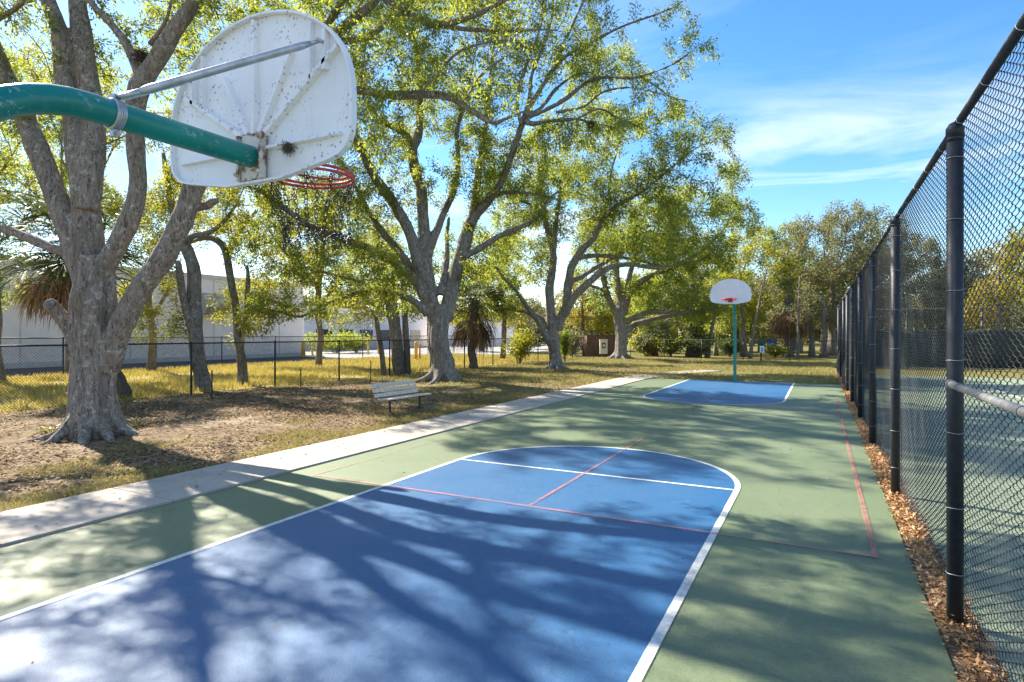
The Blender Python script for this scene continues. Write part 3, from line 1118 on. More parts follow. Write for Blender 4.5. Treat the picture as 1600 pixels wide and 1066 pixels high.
def enclosure():
    p = GD(941, 45.5)
    root = thing("wooden_screen", "dark brown wooden board enclosure at the fence corner left of the far oak", "screen", tuple(p), YAW + math.radians(6))
    mb = MB()
    for k in range(13):
        mb.box(-1.15 + k * .178, -1.15 + k * .178 + .170, .0, .03, .05, 1.66)
    mb.box(-1.15, 1.16, .032, .07, .35, .44); mb.box(-1.15, 1.16, .032, .07, 1.3, 1.39)
    mb.build("front_panel", M["brown_wood"], root)
    mb = MB()
    for k in range(9): mb.box(-1.185, -1.152, k * .178, k * .178 + .17, .05, 1.66)
    mb.build("side_panel", M["brown_wood"], root)
    mb = MB(); mb.box(-1.2, 1.2, -.02, .10, 1.662, 1.70); mb.build("cap_board", M["brown_wood"], root)
    q = GD(943, 44.6)
    r2 = thing("meter_cabinet", "cream utility cabinet on two legs standing before the brown wooden enclosure", "cabinet", tuple(q), YAW)
    mb = MB(); mb.box(-.28, .28, -.12, .12, .30, 1.30); mb.box(-.31, .31, -.15, .15, 1.302, 1.36)
    mb.build("cabinet_body", M["cream"], r2, bevel=.01)
    mb = MB(); mb.box(-.13, .13, -.145, -.122, .72, 1.12); mb.build("gauge_panel", M["dark_metal"], r2)
    mb = MB(); mb.box(-.08, .08, -.16, -.146, .82, 1.02); mb.build("dial", M["cream"], r2)
    for x in (-.22, .22):
        mb = MB(); mb.box(x - .03, x + .03, -.03, .03, -.1, .30); mb.build("leg", M["dark_metal"], r2)


enclosure()

# ------------------------------------------------------------------ buildings beyond
def building():
    root = thing("warehouse", "long pale lavender warehouse wall behind the fences on the left", "building", (-37, 0, 0))
    mb = MB(); mb.box(-24, 0, -45, 35.2, -.2, 5.55); mb.build("wall", M["stucco"], root)
    mb = MB(); mb.box(-24.1, .12, -45.1, 35.32, 5.552, 5.80); mb.build("parapet", M["stucco_far"], root)
    mb = MB()
    for k in range(14): mb.box(.002, .035, -40 + k * 5.6, -40 + k * 5.6 + .07, 0, 5.5)
    mb.build("control_joint", M["stucco_far"], root)["kind"] = "stuff"
    mb = MB(); mb.box(.002, .05, -45, 35.2, 0, .30); mb.build("base_course", M["stucco_far"], root)
    # exhaust hood
    c = P(338, 475, 40.6)
    y, z = c[1], c[2]
    mb = MB()
    q = len(mb.v)
    prof = [(0.0, -.75), (.45, -.75), (1.0, -.25), (1.0, .2), (0.0, .75)]
    for yy in (y - .85, y + .85):
        for (x, zz_) in prof: mb.v.append((x + .004, yy, z + zz_))
    n = len(prof)
    mb.face([q + k for k in range(n)]); mb.face([q + n + k for k in range(n)][::-1])
    for k in range(n): mb.face((q + (k + 1) % n, q + k, q + n + k, q + n + (k + 1) % n))
    mb.build("exhaust_hood", M["galvanised"], root, bevel=.02)

    r2 = thing("far_building", "low white building with dark window band in the distance left of the second oak", "building", (-50, 58, 0), math.radians(8))
    mb = MB(); mb.box(-14, 0, -12, 16, -.2, 4.4); mb.build("wall", M["stucco_far"], r2)
    mb = MB(); mb.box(-14.2, .25, -12.2, 16.2, 4.402, 4.75); mb.build("parapet", M["stucco"], r2)
    for k in range(6):
        mb = MB(); mb.box(.002, .05, -10 + k * 4.2, -7.2 + k * 4.2, .9, 2.3); wd = mb.build("window", M["dark_glass"], r2)
        mb = MB(); mb.box(.052, .10, -10.1 + k * 4.2, -7.1 + k * 4.2, .78, .88); mb.build("sill", M["stucco"], wd)
    r3 = thing("roadside_shed", "pale long wall seen low between trunks beyond the far oaks", "building", (-46, 92, 0), math.radians(24))
    mb = MB(); mb.box(-10, 0, -18, 18, -.2, 3.6); mb.build("wall", M["stucco"], r3)
    mb = MB(); mb.box(-10.2, .2, -18.2, 18.2, 3.602, 3.9); mb.build("roof", M["stucco_far"], r3)


building()


def bollard(u, d, mat, label, r=.085, h=1.15):
    p = GD(u, d)
    mb = MB(); mb.lathe([(r, -.1), (r, h - .06), (r * .8, h - .02), (r * .35, h)], 14)
    mb.lathe([(r * 1.5, -.02), (r * 1.5, .06), (r * 1.02, .09)], 14)
    o = mb.build("bollard", mat, smooth=True); o.location = tuple(p)
    tag(o, label, "bollard", "bollards along the driveway")


bollard(474, 47.0, M["bollard_yellow"], "thick yellow bollard against the corner of the pale warehouse", .16)
bollard(488, 50.0, M["bollard_yellow"], "yellow bollard standing free just right of the warehouse corner")
bollard(575, 52.0, M["bollard_yellow"], "yellow bollard on the driveway between warehouse and twin trunks")
bollard(591, 54.0, M["bollard_yellow"], "yellow bollard beside the leaning pole trunk on the driveway")
bollard(650, 40.5, M["bollard_yellow"], "yellow bollard close to the left edge of the large middle oak", .11, 1.25)
bollard(656, 41.5, M["orange_post"], "orange post right beside the yellow bollard by the middle oak", .06, 1.15)

# ------------------------------------------------------------------ tennis side
def tennis_side():
    # far dark windscreen fence of the tennis court
    root = thing("windscreen_fence", "dark screened fence along the far end of the tennis court", "fence", (0, 36.4, 0))
    mb = MB(); mb.tube([(0, 0, -.05), (0, 0, 3.06)], .045, 10); me = mb.mesh("post", M["black_vinyl"], True)
    for k in range(11): link("post", me, root, (.9 + k * 3.05, 0, 0))
    mb = MB(); mb.tube([(.9, 0, 3.05), (31.4, 0, 3.05)], .022, 8); mb.build("top_rail", M["black_vinyl"], root, smooth=True)
    mb = MB()
    n = 120
    for i in range(n + 1):
        x = .95 + i * (30.4 / n)
        for z, b in ((.12, .0), (.9, .04), (1.7, .03), (1.95, 0)):
            mb.v.append((x, -.06 - b * math.sin(i * .65) * 1.2 - .02 * math.sin(i * 1.9 + z), z))
    for i in range(n):
        for k in range(3): mb.face((i * 4 + k, i * 4 + 4 + k, i * 4 + 5 + k, i * 4 + k + 1))
    o = mb.build("windscreen", M["screen_dark"], root, smooth=True)
    sol = o.modifiers.new("solid", "SOLIDIFY"); sol.thickness = .004
    # light pole
    p = GD(1577, 33.0)
    r2 = thing("light_pole", "pale light pole behind the tall fence at the right", "pole", (float(p[0]), 31.9, 0))
    mb = MB(); mb.lathe([(.11, -.1), (.10, 2.0), (.075, 7.1)], 14); mb.build("pole", M["grey_pole"], r2, smooth=True)
    mb = MB(); mb.box(-.5, .5, -.04, .04, 7.1, 7.18); mb.build("cross_arm", M["grey_pole"], r2)
    for x in (-.4, .4):
        mb = MB(); mb.box(x - .16, x + .16, -.32, .05, 7.185, 7.34); mb.build("lamp_head", M["dark_metal"], r2, bevel=.02)
    # tennis net with posts
    r3 = thing("tennis_net", "tennis net across the court beyond the tall fence", "net", (0, 12.5, 0))
    for x in (4.2, 17.0):
        mb = MB(); mb.lathe([(.04, -.05), (.04, 1.07), (.01, 1.09)], 12); mb.v = [(a + x, b, c) for a, b, c in mb.v]; mb.build("net_post", M["dark_metal"], r3, smooth=True)
    # white court lines
    for (x0, x1, y0, y1) in ((4.9, 4.95, .6, 24.4), (6.27, 6.32, .6, 24.4), (14.5, 14.55, .6, 24.4), (4.96, 15.9, .55, .60), (4.96, 15.9, 24.4, 24.45)):
        sheet("court_line", rect(x0, x1, y0, y1), .0085, M["white_line"], bpy.data.objects["tennis_court"])
    mb = MB(); H = .98
    t = 4.2
    while t < 17.0:
        mb.tube([(t, 0, .04), (t, 0, H)], .0016, 3, cap=False); t += .06
    z = .04
    while z < H:
        mb.tube([(4.2, 0, z), (17, 0, z)], .0016, 3, cap=False); z += .06
    mb.build("net_mesh", M["black_wire"], r3)
    mb = MB(); mb.box(4.2, 17, -.012, .012, .95, 1.02); mb.build("net_band", M["sign_white"], r3)


tennis_side()
# a blue sign far beyond the woods
p = GD(1206, 52.0)
r = thing("blue_sign", "small blue sign far behind the trunks right of the pet station", "sign", tuple(p), YAW)
mb = MB(); mb.box(-.42, .42, -.03, .03, .45, 1.35); mb.build("sign_panel", M["sign_blue"], r)
mb = MB(); mb.box(-.05, .05, .032, .10, -.1, 1.3); mb.build("post", M["dark_metal"], r)

# ------------------------------------------------------------------ trees
def px_limb(pts, D0, dd):
    """Traced limb: (u, v, r_px) rows to (x, y, z, r) rows; depth slides by dd from foot to tip."""
    out = []
    n = len(pts)
    for i, (u, v, r) in enumerate(pts):
        d = D0 + dd * (i / max(1, n - 1)) ** 1.2
        out.append((*P(u, v, d), r / F * d))
    return np.array(out)


def colonize(pos, par, attr, step, di, dk, iters, rng, wob=.25, gravity=0.0):
    """Space colonisation: grow nodes from the traced skeleton towards the attractor cloud."""
    pos = list(map(np.array, pos)); par = list(par)
    A = np.array(attr)
    P0 = np.array(pos)
    near = np.zeros(len(A), int); dist = np.full(len(A), 1e9)
    for s in range(0, len(A), 400):
        d = np.linalg.norm(A[s:s + 400, None] - P0[None], axis=2)
        near[s:s + 400] = d.argmin(1); dist[s:s + 400] = d.min(1)
    alive = dist > dk
    kids = np.zeros(len(pos) + 60000, int)
    for _ in range(iters):
        act = alive & (dist < di)
        if not act.any():
            if alive.any():
                di *= 1.5
                if di > 30: break
                continue
            break
        idx = near[act]
        P0 = np.array(pos)
        dirs = unit(A[act] - P0[idx])
        un, inv = np.unique(idx, return_inverse=True)
        acc = np.zeros((len(un), 3)); np.add.at(acc, inv, dirs)
        acc = unit(acc + rng.normal(size=acc.shape) * wob * .5)
        # keep some of the parent's heading so twigs curve instead of kinking
        pa = np.array([par[i] for i in un])
        head = unit(P0[un] - P0[np.maximum(pa, 0)])
        acc = unit(acc + head * .35 + np.array((0, 0, gravity)))
        new, newp = [], []
        for k, i in enumerate(un):
            if kids[i] > 4: continue
            kids[i] += 1
            new.append(P0[i] + acc[k] * step * rng.uniform(.8, 1.2)); newp.append(int(i))
        stuck = set(int(i) for i in un if kids[i] > 4)
        if stuck:
            alive &= ~(np.isin(near, list(stuck)) & act)
        if not new: continue
        base = len(pos)
        pos.extend(new); par.extend(newp)
        Nw = np.array(new)
        al = np.where(alive)[0]
        d = np.linalg.norm(A[al][:, None] - Nw[None], axis=2)
        m = d.min(1); am = d.argmin(1)
        better = m < dist[al]
        near[al[better]] = base + am[better]; dist[al[better]] = m[better]
        alive[al[m < dk]] = False
        if len(pos) > 24000: break
    return np.array(pos), np.array(par)


def ellipsoid_points(n, rng):
    d = unit(rng.normal(size=(n, 3)))
    return d * (rng.uniform(.08, 1, n) ** (1 / 2.4))[:, None]


def blob_attr(blobs, dens, rng, clump=True):
    out = []
    fq = .52
    for b in blobs:
        u, v, d, rx, ry, rd = b[:6]
        k = b[6] if len(b) > 6 else 1.0
        n = int(4.19 * rx * ry * rd * dens * k) + 6
        q = ellipsoid_points(int(n * 2.6), rng)
        w_ = RGT * (q[:, :1] * rx) + UP * (q[:, 1:2] * ry) + FWD * (q[:, 2:3] * rd)
        w_ = w_ + P(u, v, d)
        # uneven crown: keep points where a coarse noise is high
        keep = np.array([noise.noise(Vector(p * fq)) + .4 * noise.noise(Vector(p * fq * 2.6)) for p in w_])
        o = np.argsort(-keep)[:n]
        out.append(w_[o])
    A = np.concatenate(out)
    return A[A[:, 2] > 1.2]


def fuse(mb, name, mat, parent, voxel, smooth=3):
    """Melt overlapping limb tubes into one skin so forks blend."""
    me = mb.mesh(name, mat, True)
    o = link(name, me)
    r = o.modifiers.new("remesh", "REMESH"); r.mode = "VOXEL"; r.voxel_size = voxel; r.use_smooth_shade = True
    s = o.modifiers.new("smooth", "SMOOTH"); s.factor = .5; s.iterations = smooth
    dg = bpy.context.evaluated_depsgraph_get(); dg.update()
    me2 = bpy.data.meshes.new_from_object(o.evaluated_get(dg))
    bpy.data.objects.remove(o)
    bpy.data.meshes.remove(me)
    # bark relief: long vertical swellings and knobs
    n = len(me2.vertices)
    co = np.empty(n * 3, np.float32); no = np.empty(n * 3, np.float32)
    me2.vertices.foreach_get("co", co); me2.vertices.foreach_get("normal", no)
    co = co.reshape(-1, 3); no = no.reshape(-1, 3)
    amp = voxel * .6
    dsp = np.array([noise.noise(Vector((p[0] * 5, p[1] * 5, p[2] * .7))) + .55 * noise.noise(Vector((p[0] * 14, p[1] * 14, p[2] * 1.6))) for p in co.tolist()])
    co = co + no * (dsp * amp)[:, None]
    me2.vertices.foreach_set("co", co.reshape(-1)); me2.update()
    me2.name = name
    return me2


def grown_tubes(mb, pos, par, rad, n0, skip_r=0.0):
    """Tubes along the grown part (nodes n0..) of a node tree."""
    N = len(pos)
    kids = [[] for _ in range(N)]
    for i in range(n0, N): kids[par[i]].append(i)
    used = np.zeros(N, bool)
    for i in range(n0, N):
        if used[i]: continue
        chain = [par[i], i]; used[i] = True
        c = i
        while kids[c]:
            c = max(kids[c], key=lambda k: rad[k])
            if used[c]: break
            used[c] = True; chain.append(c)
        r = rad[chain].copy()
        r[0] = min(r[0], r[1] * 1.25)
        if r[1] < skip_r: continue
        mb.tube(pos[chain], r, 6 if r[1] > .03 else (4 if r[1] > .012 else 3), cap=False)


def tree(name, label, limbs, D0, blobs, leaf="leaf_oak", bark="bark_mid", dens=9.0, leaf_len=.10, per_node=14, step=.34, dk=.42,
         leaf_r=.02, spread=.20, fuse_vox=None, roots=None, group=None, tip=.0055, seed=1, gravity=-.02, aspect=.36, maxr=.10, cat="tree", twig_min=0.0, girth=1.0):
    rng = np.random.default_rng(seed)
    root_p = None
    pos, par, fixed = [], [], []
    thick, thin = MB(), MB()
    for li, (pts, dd) in enumerate(limbs):
        L = px_limb(pts, D0, dd) if not isinstance(pts, np.ndarray) else pts
        rs = catmull(L, max(.12, step * .6))
        # natural wander and girth noise
        for k in range(1, len(rs)):
            w_ = min(1, k / 6) * (rs[k, 3] * .35 + .012)
            q = rs[k, :3] * .9
            rs[k, :3] += np.array([noise.noise(Vector(q)), noise.noise(Vector(q + 31)), noise.noise(Vector(q + 57)) * .6]) * w_
            rs[k, 3] *= 1 + .14 * noise.noise(Vector(q * 2.6 + 9))
        rs[:, 3] = np.maximum(rs[:, 3] * girth, .006)
        if li == 0:
            root_p = np.array((rs[0, 0], rs[0, 1], 0.0)); prev = -1
        else:
            d = np.linalg.norm(np.array(pos) - rs[0, :3], axis=1); prev = int(d.argmin())
        big = rs[:, 3].max() > .06
        sides = 26 if big and fuse_vox else (14 if big else 8)
        if li == 0:
            ph = rng.uniform(0, 6, 4)
            h0 = rs[:, 2]
            def lob(i, ang, h0=h0, ph=ph):
                f = max(0.0, 1 - h0[i] / 2.4)
                return 1.03 + (.15 + .12 * f) * (1.3 * np.abs(np.cos(3.5 * ang + ph[0])) ** .7 - .9) + (.04 + .05 * f) * np.cos(3 * ang + ph[1] + h0[i] * .3) + .04 * np.cos(10 * ang + ph[2])
            thick.tube(rs[:, :3], rs[:, 3], 36 if fuse_vox else 20, lobes=lob)
        else:
            (thick if (big or not fuse_vox) else thin).tube(rs[:, :3], rs[:, 3], sides)
        for k in range(len(rs)):
            pos.append(rs[k, :3]); par.append(prev if k == 0 else len(pos) - 2); fixed.append(rs[k, 3])
    if roots:
        n, ht, out_r, r0 = roots
        c = limbs_r = px_limb(limbs[0][0], D0, limbs[0][1]) if not isinstance(limbs[0][0], np.ndarray) else limbs[0][0]
        rb = c[0, 3] * girth
        for k in range(n):
            a = 2 * math.pi * (k + rng.uniform(-.3, .3)) / n
            dx, dy = math.cos(a), math.sin(a)
            hh = ht * rng.uniform(.7, 1.25); oo = out_r * rng.uniform(.75, 1.3)
            zt = hh
            pts = np.array([(c[0, 0] + dx * rb * .42, c[0, 1] + dy * rb * .42, zt, r0 * .9),
                            (c[0, 0] + dx * rb * .74, c[0, 1] + dy * rb * .74, zt * .42, r0 * 1.15),
                            (c[0, 0] + dx * (rb + (oo - rb) * .35), c[0, 1] + dy * (rb + (oo - rb) * .35), .10, r0 * .95),
                            (c[0, 0] + dx * oo, c[0, 1] + dy * oo + rng.normal() * .1, -.01, r0 * .5),
                            (c[0, 0] + dx * oo * 1.5, c[0, 1] + dy * oo * 1.5 + rng.normal() * .2, -.09, r0 * .25)])
            rs = catmull(pts, .10)
            thick.tube(rs[:, :3], rs[:, 3], 12)
    n0 = len(pos)
    A = blob_attr(blobs, dens, rng)
    pos, par = colonize(pos, par, A, step, 3.0, dk, 90, rng, gravity=gravity)
    N = len(pos)
    acc = np.zeros(N); rad = np.zeros(N)
    e = 2.25
    for i in range(N - 1, -1, -1):
        r = acc[i] ** (1 / e) if acc[i] > 0 else tip
        r = max(r, tip)
        if i < n0: r = fixed[i]
        else: r = min(r, maxr)
        rad[i] = r
        if par[i] >= 0: acc[par[i]] += r ** e
    root = thing(name, label, cat, tuple(root_p), 0, group)
    if fuse_vox:
        me = fuse(thick, "trunk", M[bark], root, fuse_vox)
        bm = MB(); bm.v, bm.f, bm.m = thin.v, thin.f, thin.m
        grown_tubes(bm, pos, par, rad, n0, twig_min)
        # join the fused skin with the thinner branches
        q = bm.mesh("trunk_branches", M[bark], True)
        b2 = bmesh.new(); b2.from_mesh(me); b2.from_mesh(q); b2.to_mesh(me); b2.free()
        bpy.data.meshes.remove(q)
        if not me.materials: me.materials.append(M[bark])
        me.polygons.foreach_set("use_smooth", [True] * len(me.polygons))
        me.polygons.foreach_set("material_index", [0] * len(me.polygons))
    else:
        grown_tubes(thick, pos, par, rad, n0, twig_min)
        me = thick.mesh("trunk", M[bark], True)
    me.transform(Matrix.Translation(-Vector(root_p)))
    link("trunk", me, root)
    # leaves along the thin shoots
    sel = [i for i in range(n0, N) if rad[i] < leaf_r]
    if sel:
        sel = np.array(sel)
        tipw = np.where(rad[sel] < tip * 1.5, 1.5, .8)
        cnt = rng.poisson(per_node * tipw)
        src = np.repeat(sel, cnt)
        t = rng.uniform(0, 1, len(src))[:, None]
        pp = pos[par[src]]
        C = pp + (pos[src] - pp) * t
        ax = unit(pos[src] - pp)
        off = unit(rng.normal(size=C.shape))
        C = C + off * (spread * rng.uniform(.05, 1, len(C)) ** .8)[:, None]
        Dv = unit(off * .9 + ax * .7 + np.array((0, 0, -.35)) + rng.normal(size=C.shape) * .45)
        Ln = leaf_len * rng.uniform(.6, 1.25, len(C))
        V = leaf_quads(C - root_p, Dv, Ln, Ln * aspect * rng.uniform(.8, 1.2, len(C)), rng=rng)
        link("crown", quad_mesh("crown", V, M[leaf]), root)
    print(name, "nodes", N, "leaves", 0 if not len(sel) else len(C), "h", round(float(pos[:, 2].max()), 1))
    return root


# --- the big oak on the left, close to the camera
D1 = 10.2
t1 = [
    ([(148, 700, 40), (147, 650, 36), (146, 600, 34), (148, 540, 34), (150, 480, 33), (150, 430, 30), (148, 400, 25)], 0),
    ([(140, 470, 20), (129, 420, 21), (99, 347, 19), (71, 257, 18), (41, 189, 16), (7, 108, 14), (-30, 30, 11), (-70, -70, 8), (-120, -180, 5)], .6),
    ([(147, 470, 24), (137, 400, 25), (132, 338, 24), (128, 270, 20), (113, 200, 17), (101, 135, 16), (91, 61, 14), (76, 7, 12), (60, -70, 9), (30, -170, 6)], .5),
    ([(136, 330, 20), (143, 257, 20), (142, 180, 18), (132, 112, 17), (122, 51, 16), (118, 0, 14), (124, -80, 10), (150, -200, 6)], 1.0),
    ([(156, 470, 20), (163, 420, 18), (185, 379, 17), (206, 331, 16), (214, 290, 15), (211, 240, 15), (213, 190, 15), (222, 135, 17), (243, 95, 15), (270, 51, 14), (301, 7, 12), (340, -60, 9), (400, -150, 6)], -.4),
    ([(220, 125, 10), (207, 90, 8), (189, 58, 7), (162, 27, 6), (138, 0, 5), (110, -50, 4)], -.2),
    ([(236, 70, 6), (250, 50, 4), (262, 25, 3), (270, -10, 2)], -.3),
    ([(166, 580, 20), (182, 530, 19), (204, 485, 19), (225, 445, 18), (252, 400, 18), (276, 347, 18), (300, 288, 17), (340, 225, 15), (400, 180, 13), (470, 150, 10), (550, 140, 8), (612, 149, 8), (691, 149, 7), (733, 171, 6), (773, 194, 4.5), (795, 183, 3), (830, 170, 2)], -1.0),
    ([(288, 335, 10), (303, 325, 9), (320, 322, 8), (334, 314, 6.5), (338, 313, 5)], -.2),
    ([(130, 540, 20), (106, 507, 14), (92, 490, 11), (80, 478, 12), (74, 474, 10)], -.3),
    ([(115, 400, 12), (102, 395, 9), (75, 385, 8), (51, 375, 8), (20, 362, 7.5), (-15, 350, 6), (-70, 320, 4), (-130, 300, 3)], .3),
    ([(400, 180, 10), (450, 110, 9), (500, 70, 9), (522, 53, 9), (555, 28, 8.5), (584, 6, 8), (620, -40, 6), (690, -110, 4)], -.6),
    ([(470, 92, 8), (505, 45, 7), (530, 12, 6), (550, -20, 5), (580, -90, 3)], -1.0),
    ([(512, 62, 7), (545, 64, 6), (575, 58, 6), (600, 42, 5), (620, 27, 4), (650, 0, 3)], -.5),
    ([(585, -30, 7), (604, 0, 7), (632, 20, 7), (662, 34, 7), (691, 39, 6), (739, 25, 5), (784, 3, 4), (830, -30, 3)], -1.2),
    ([(690, 40, 4.5), (720, 45, 4), (765, 48, 3.4), (810, 48, 2.6), (838, 46, 2), (870, 48, 1.4)], -.2),
    ([(650, 147, 4), (668, 130, 3.5), (692, 105, 3), (722, 78, 2.6), (766, 65, 2), (800, 62, 1.4)], .5),
    ([(727, 165, 4), (738, 140, 3.5), (755, 115, 3), (775, 98, 2.4), (792, 88, 1.6)], .3),
    ([(-40, 50, 5), (0, 28, 4.5), (22, 15, 4), (45, -8, 3)], -.8),
]
b1 = [(60, 90, 10.8, 1.9, 1.5, 1.8, 1.1), (-140, -40, 10.4, 2.6, 2.2, 2.6, .4), (110, -190, 10.8, 2.8, 1.4, 2.8, .4), (340, -130, 10.3, 2.6, 1.5, 2.6, .4),
      (430, 12, 9.8, 1.5, .75, 1.4, 1.4), (600, 110, 9.2, .75, .9, 1.1, 1.3), (575, 0, 9.2, 1.3, .8, 1.3, 1.2), (720, 5, 9.0, 1.2, .55, 1.2), (258, 105, 10.8, .9, .9, 1.1, 1.1),
      (560, -200, 9.8, 2.6, 1.4, 3, .32), (760, -150, 9.3, 2.0, 1.1, 2.0, .35), (180, -380, 10.6, 3.4, 1.8, 3.4, .3), (690, 120, 9.2, .9, .5, .9, .7),
      (590, 220, 9.4, .6, .6, .8, .9), (20, 170, 13.5, 1.4, 1.3, 1.6, .5), (-170, 250, 10.8, 1.8, 1.6, 2.0, .25), (330, 60, 11.0, .9, .7, 1.1, 1.0), (810, 60, 9.0, .8, .6, .8, .5),
      (640, 320, 9.8, .01, .01, .01, .0)]
tree("oak_tree", "massive near oak at far left with buttressed roots and limbs reaching over the backboard", t1, D1, b1[:-1], "leaf_oak", "bark_near", dens=19, leaf_len=.082,
     per_node=27, step=.25, dk=.29, fuse_vox=.022, roots=(9, .95, .86, .088), seed=3, spread=.15, girth=.88, tip=.005, maxr=.06)

# --- the second oak, centre of the picture
D2 = 22.2
t2 = [
    ([(692, 603, 25), (692, 575, 20), (690, 548, 18), (688, 520, 17), (687, 497, 17), (686, 478, 15)], 0),
    ([(681, 500, 13), (674, 470, 13.5), (666, 430, 13), (665, 385, 12), (663, 344, 11), (656, 299, 10), (650, 262, 9), (645, 235, 8.5), (654, 205, 7.5), (657, 160, 6), (654, 113, 5), (649, 70, 4), (645, 20, 3), (642, -60, 2)], .8),
    ([(646, 240, 7), (637, 214, 6), (621, 203, 5), (596, 189, 4), (575, 165, 3), (560, 130, 2)], -.8),
    ([(668, 400, 9), (675, 376, 8.5), (683, 360, 7.5), (691, 341, 7), (704, 309, 6.5), (712, 280, 6), (716, 252, 5), (715, 211, 4), (722, 170, 3), (735, 120, 2), (745, 70, 1.5)], 1.2),
    ([(664, 440, 12), (656, 414, 10.5), (640, 363, 10), (621, 328, 9.5), (599, 296, 9), (584, 275, 8), (572, 247, 7.5), (562, 225, 7), (552, 205, 6), (535, 160, 5), (520, 100, 4), (505, 30, 3), (490, -50, 2)], -1.5),
    ([(668, 470, 11), (653, 443, 9), (637, 430, 8), (608, 404, 7.5), (573, 385, 7), (532, 372, 6.5), (500, 361, 6), (470, 345, 5.5), (440, 322, 5), (410, 300, 4), (375, 288, 3), (340, 290, 2)], -3.0),
    ([(664, 450, 9), (650, 430, 7.5), (628, 398, 7), (605, 372, 6.5), (580, 337, 5), (560, 300, 4), (530, 250, 3), (500, 210, 2)], 1.6),
    ([(668, 492, 8), (656, 478, 7), (637, 465, 6), (618, 459, 5), (589, 451, 4.5), (564, 455, 4), (541, 465, 3.6), (502, 478, 3.2), (470, 495, 3.2), (444, 490, 2.6), (417, 482, 2)], -2.5),
    ([(590, 452, 4), (560, 440, 3), (530, 432, 2.5), (500, 425, 2.5), (470, 432, 2)], -2),
    ([(696, 500, 12.5), (704, 465, 12.5), (713, 425, 12), (723, 392, 12), (732, 357, 11.5), (740, 330, 9), (747, 286, 7), (752, 240, 5), (760, 190, 4), (764, 140, 3), (770, 80, 2)], .8),
    ([(735, 350, 10), (745, 332, 9.5), (758, 318, 9), (771, 303, 8), (783, 284, 7), (796, 250, 6), (808, 215, 6), (820, 180, 5.5)], -1.2),
    ([(688, 460, 8), (694, 425, 6), (697, 395, 5), (699, 370, 4), (702, 340, 3)], 1.5),
    ([(725, 400, 8), (735, 396, 6), (755, 385, 6), (774, 373, 5.5), (806, 357, 5), (835, 344, 4), (848, 328, 3.4), (858, 310, 2.5), (880, 295, 2)], -1.0),
    ([(768, 307, 5), (785, 302, 4), (803, 301, 3.6), (830, 303, 3), (854, 307, 2.5), (880, 315, 1.6)], -1.6),
]
fan = [
    [(814, 195, 4), (808, 158, 3.5), (819, 113, 3.2), (836, 65, 2.8), (850, 17, 2.4), (862, -40, 1.6)],
    [(820, 180, 4.5), (828, 152, 4.2), (833, 107, 3.6), (853, 62, 3), (862, 22, 2.6), (866, -30, 2)],
    [(822, 180, 4.5), (836, 152, 4), (859, 118, 3.4), (876, 79, 3), (893, 42, 2.6), (912, 0, 2.2), (930, -50, 1.4)],
    [(826, 182, 4), (848, 166, 3.4), (870, 138, 3), (898, 118, 2.6), (926, 112, 2), (960, 96, 1.4), (985, 70, 1)],
    [(824, 182, 5), (839, 178, 4.5), (864, 166, 4), (887, 152, 4), (915, 129, 3.6), (943, 121, 3.2), (983, 122, 2.8), (1014, 116, 2.5), (1050, 101, 2.2), (1078, 82, 1.9), (1106, 66, 1.5), (1143, 35, 1)],
    [(861, 114, 3), (875, 97, 2.8), (893, 82, 2.8), (938, 59, 2.4), (971, 42, 2), (1019, 25, 1.5), (1061, 9, 1)],
    [(868, 176, 3.2), (890, 172, 3), (912, 167, 2.8), (938, 146, 2.5), (977, 137, 2.2), (1019, 144, 1.8), (1061, 156, 1.4), (1095, 160, 1)],
    [(822, 190, 5), (831, 194, 4.5), (864, 189, 3.6), (901, 186, 3), (926, 194, 2.4), (945, 195, 1.4)],
    [(901, 186, 2), (935, 170, 1.8), (965, 185, 1.6), (1005, 202, 1.2)],
    [(1000, 120, 2), (1025, 135, 1.6), (1045, 150, 1.3), (1075, 158, 1)],
]
for k, fl in enumerate(fan): t2.append((fl, [-1.0, .8, -.4, 1.2, -2.0, -1.2, .8, -1, -.6, .6][k]))
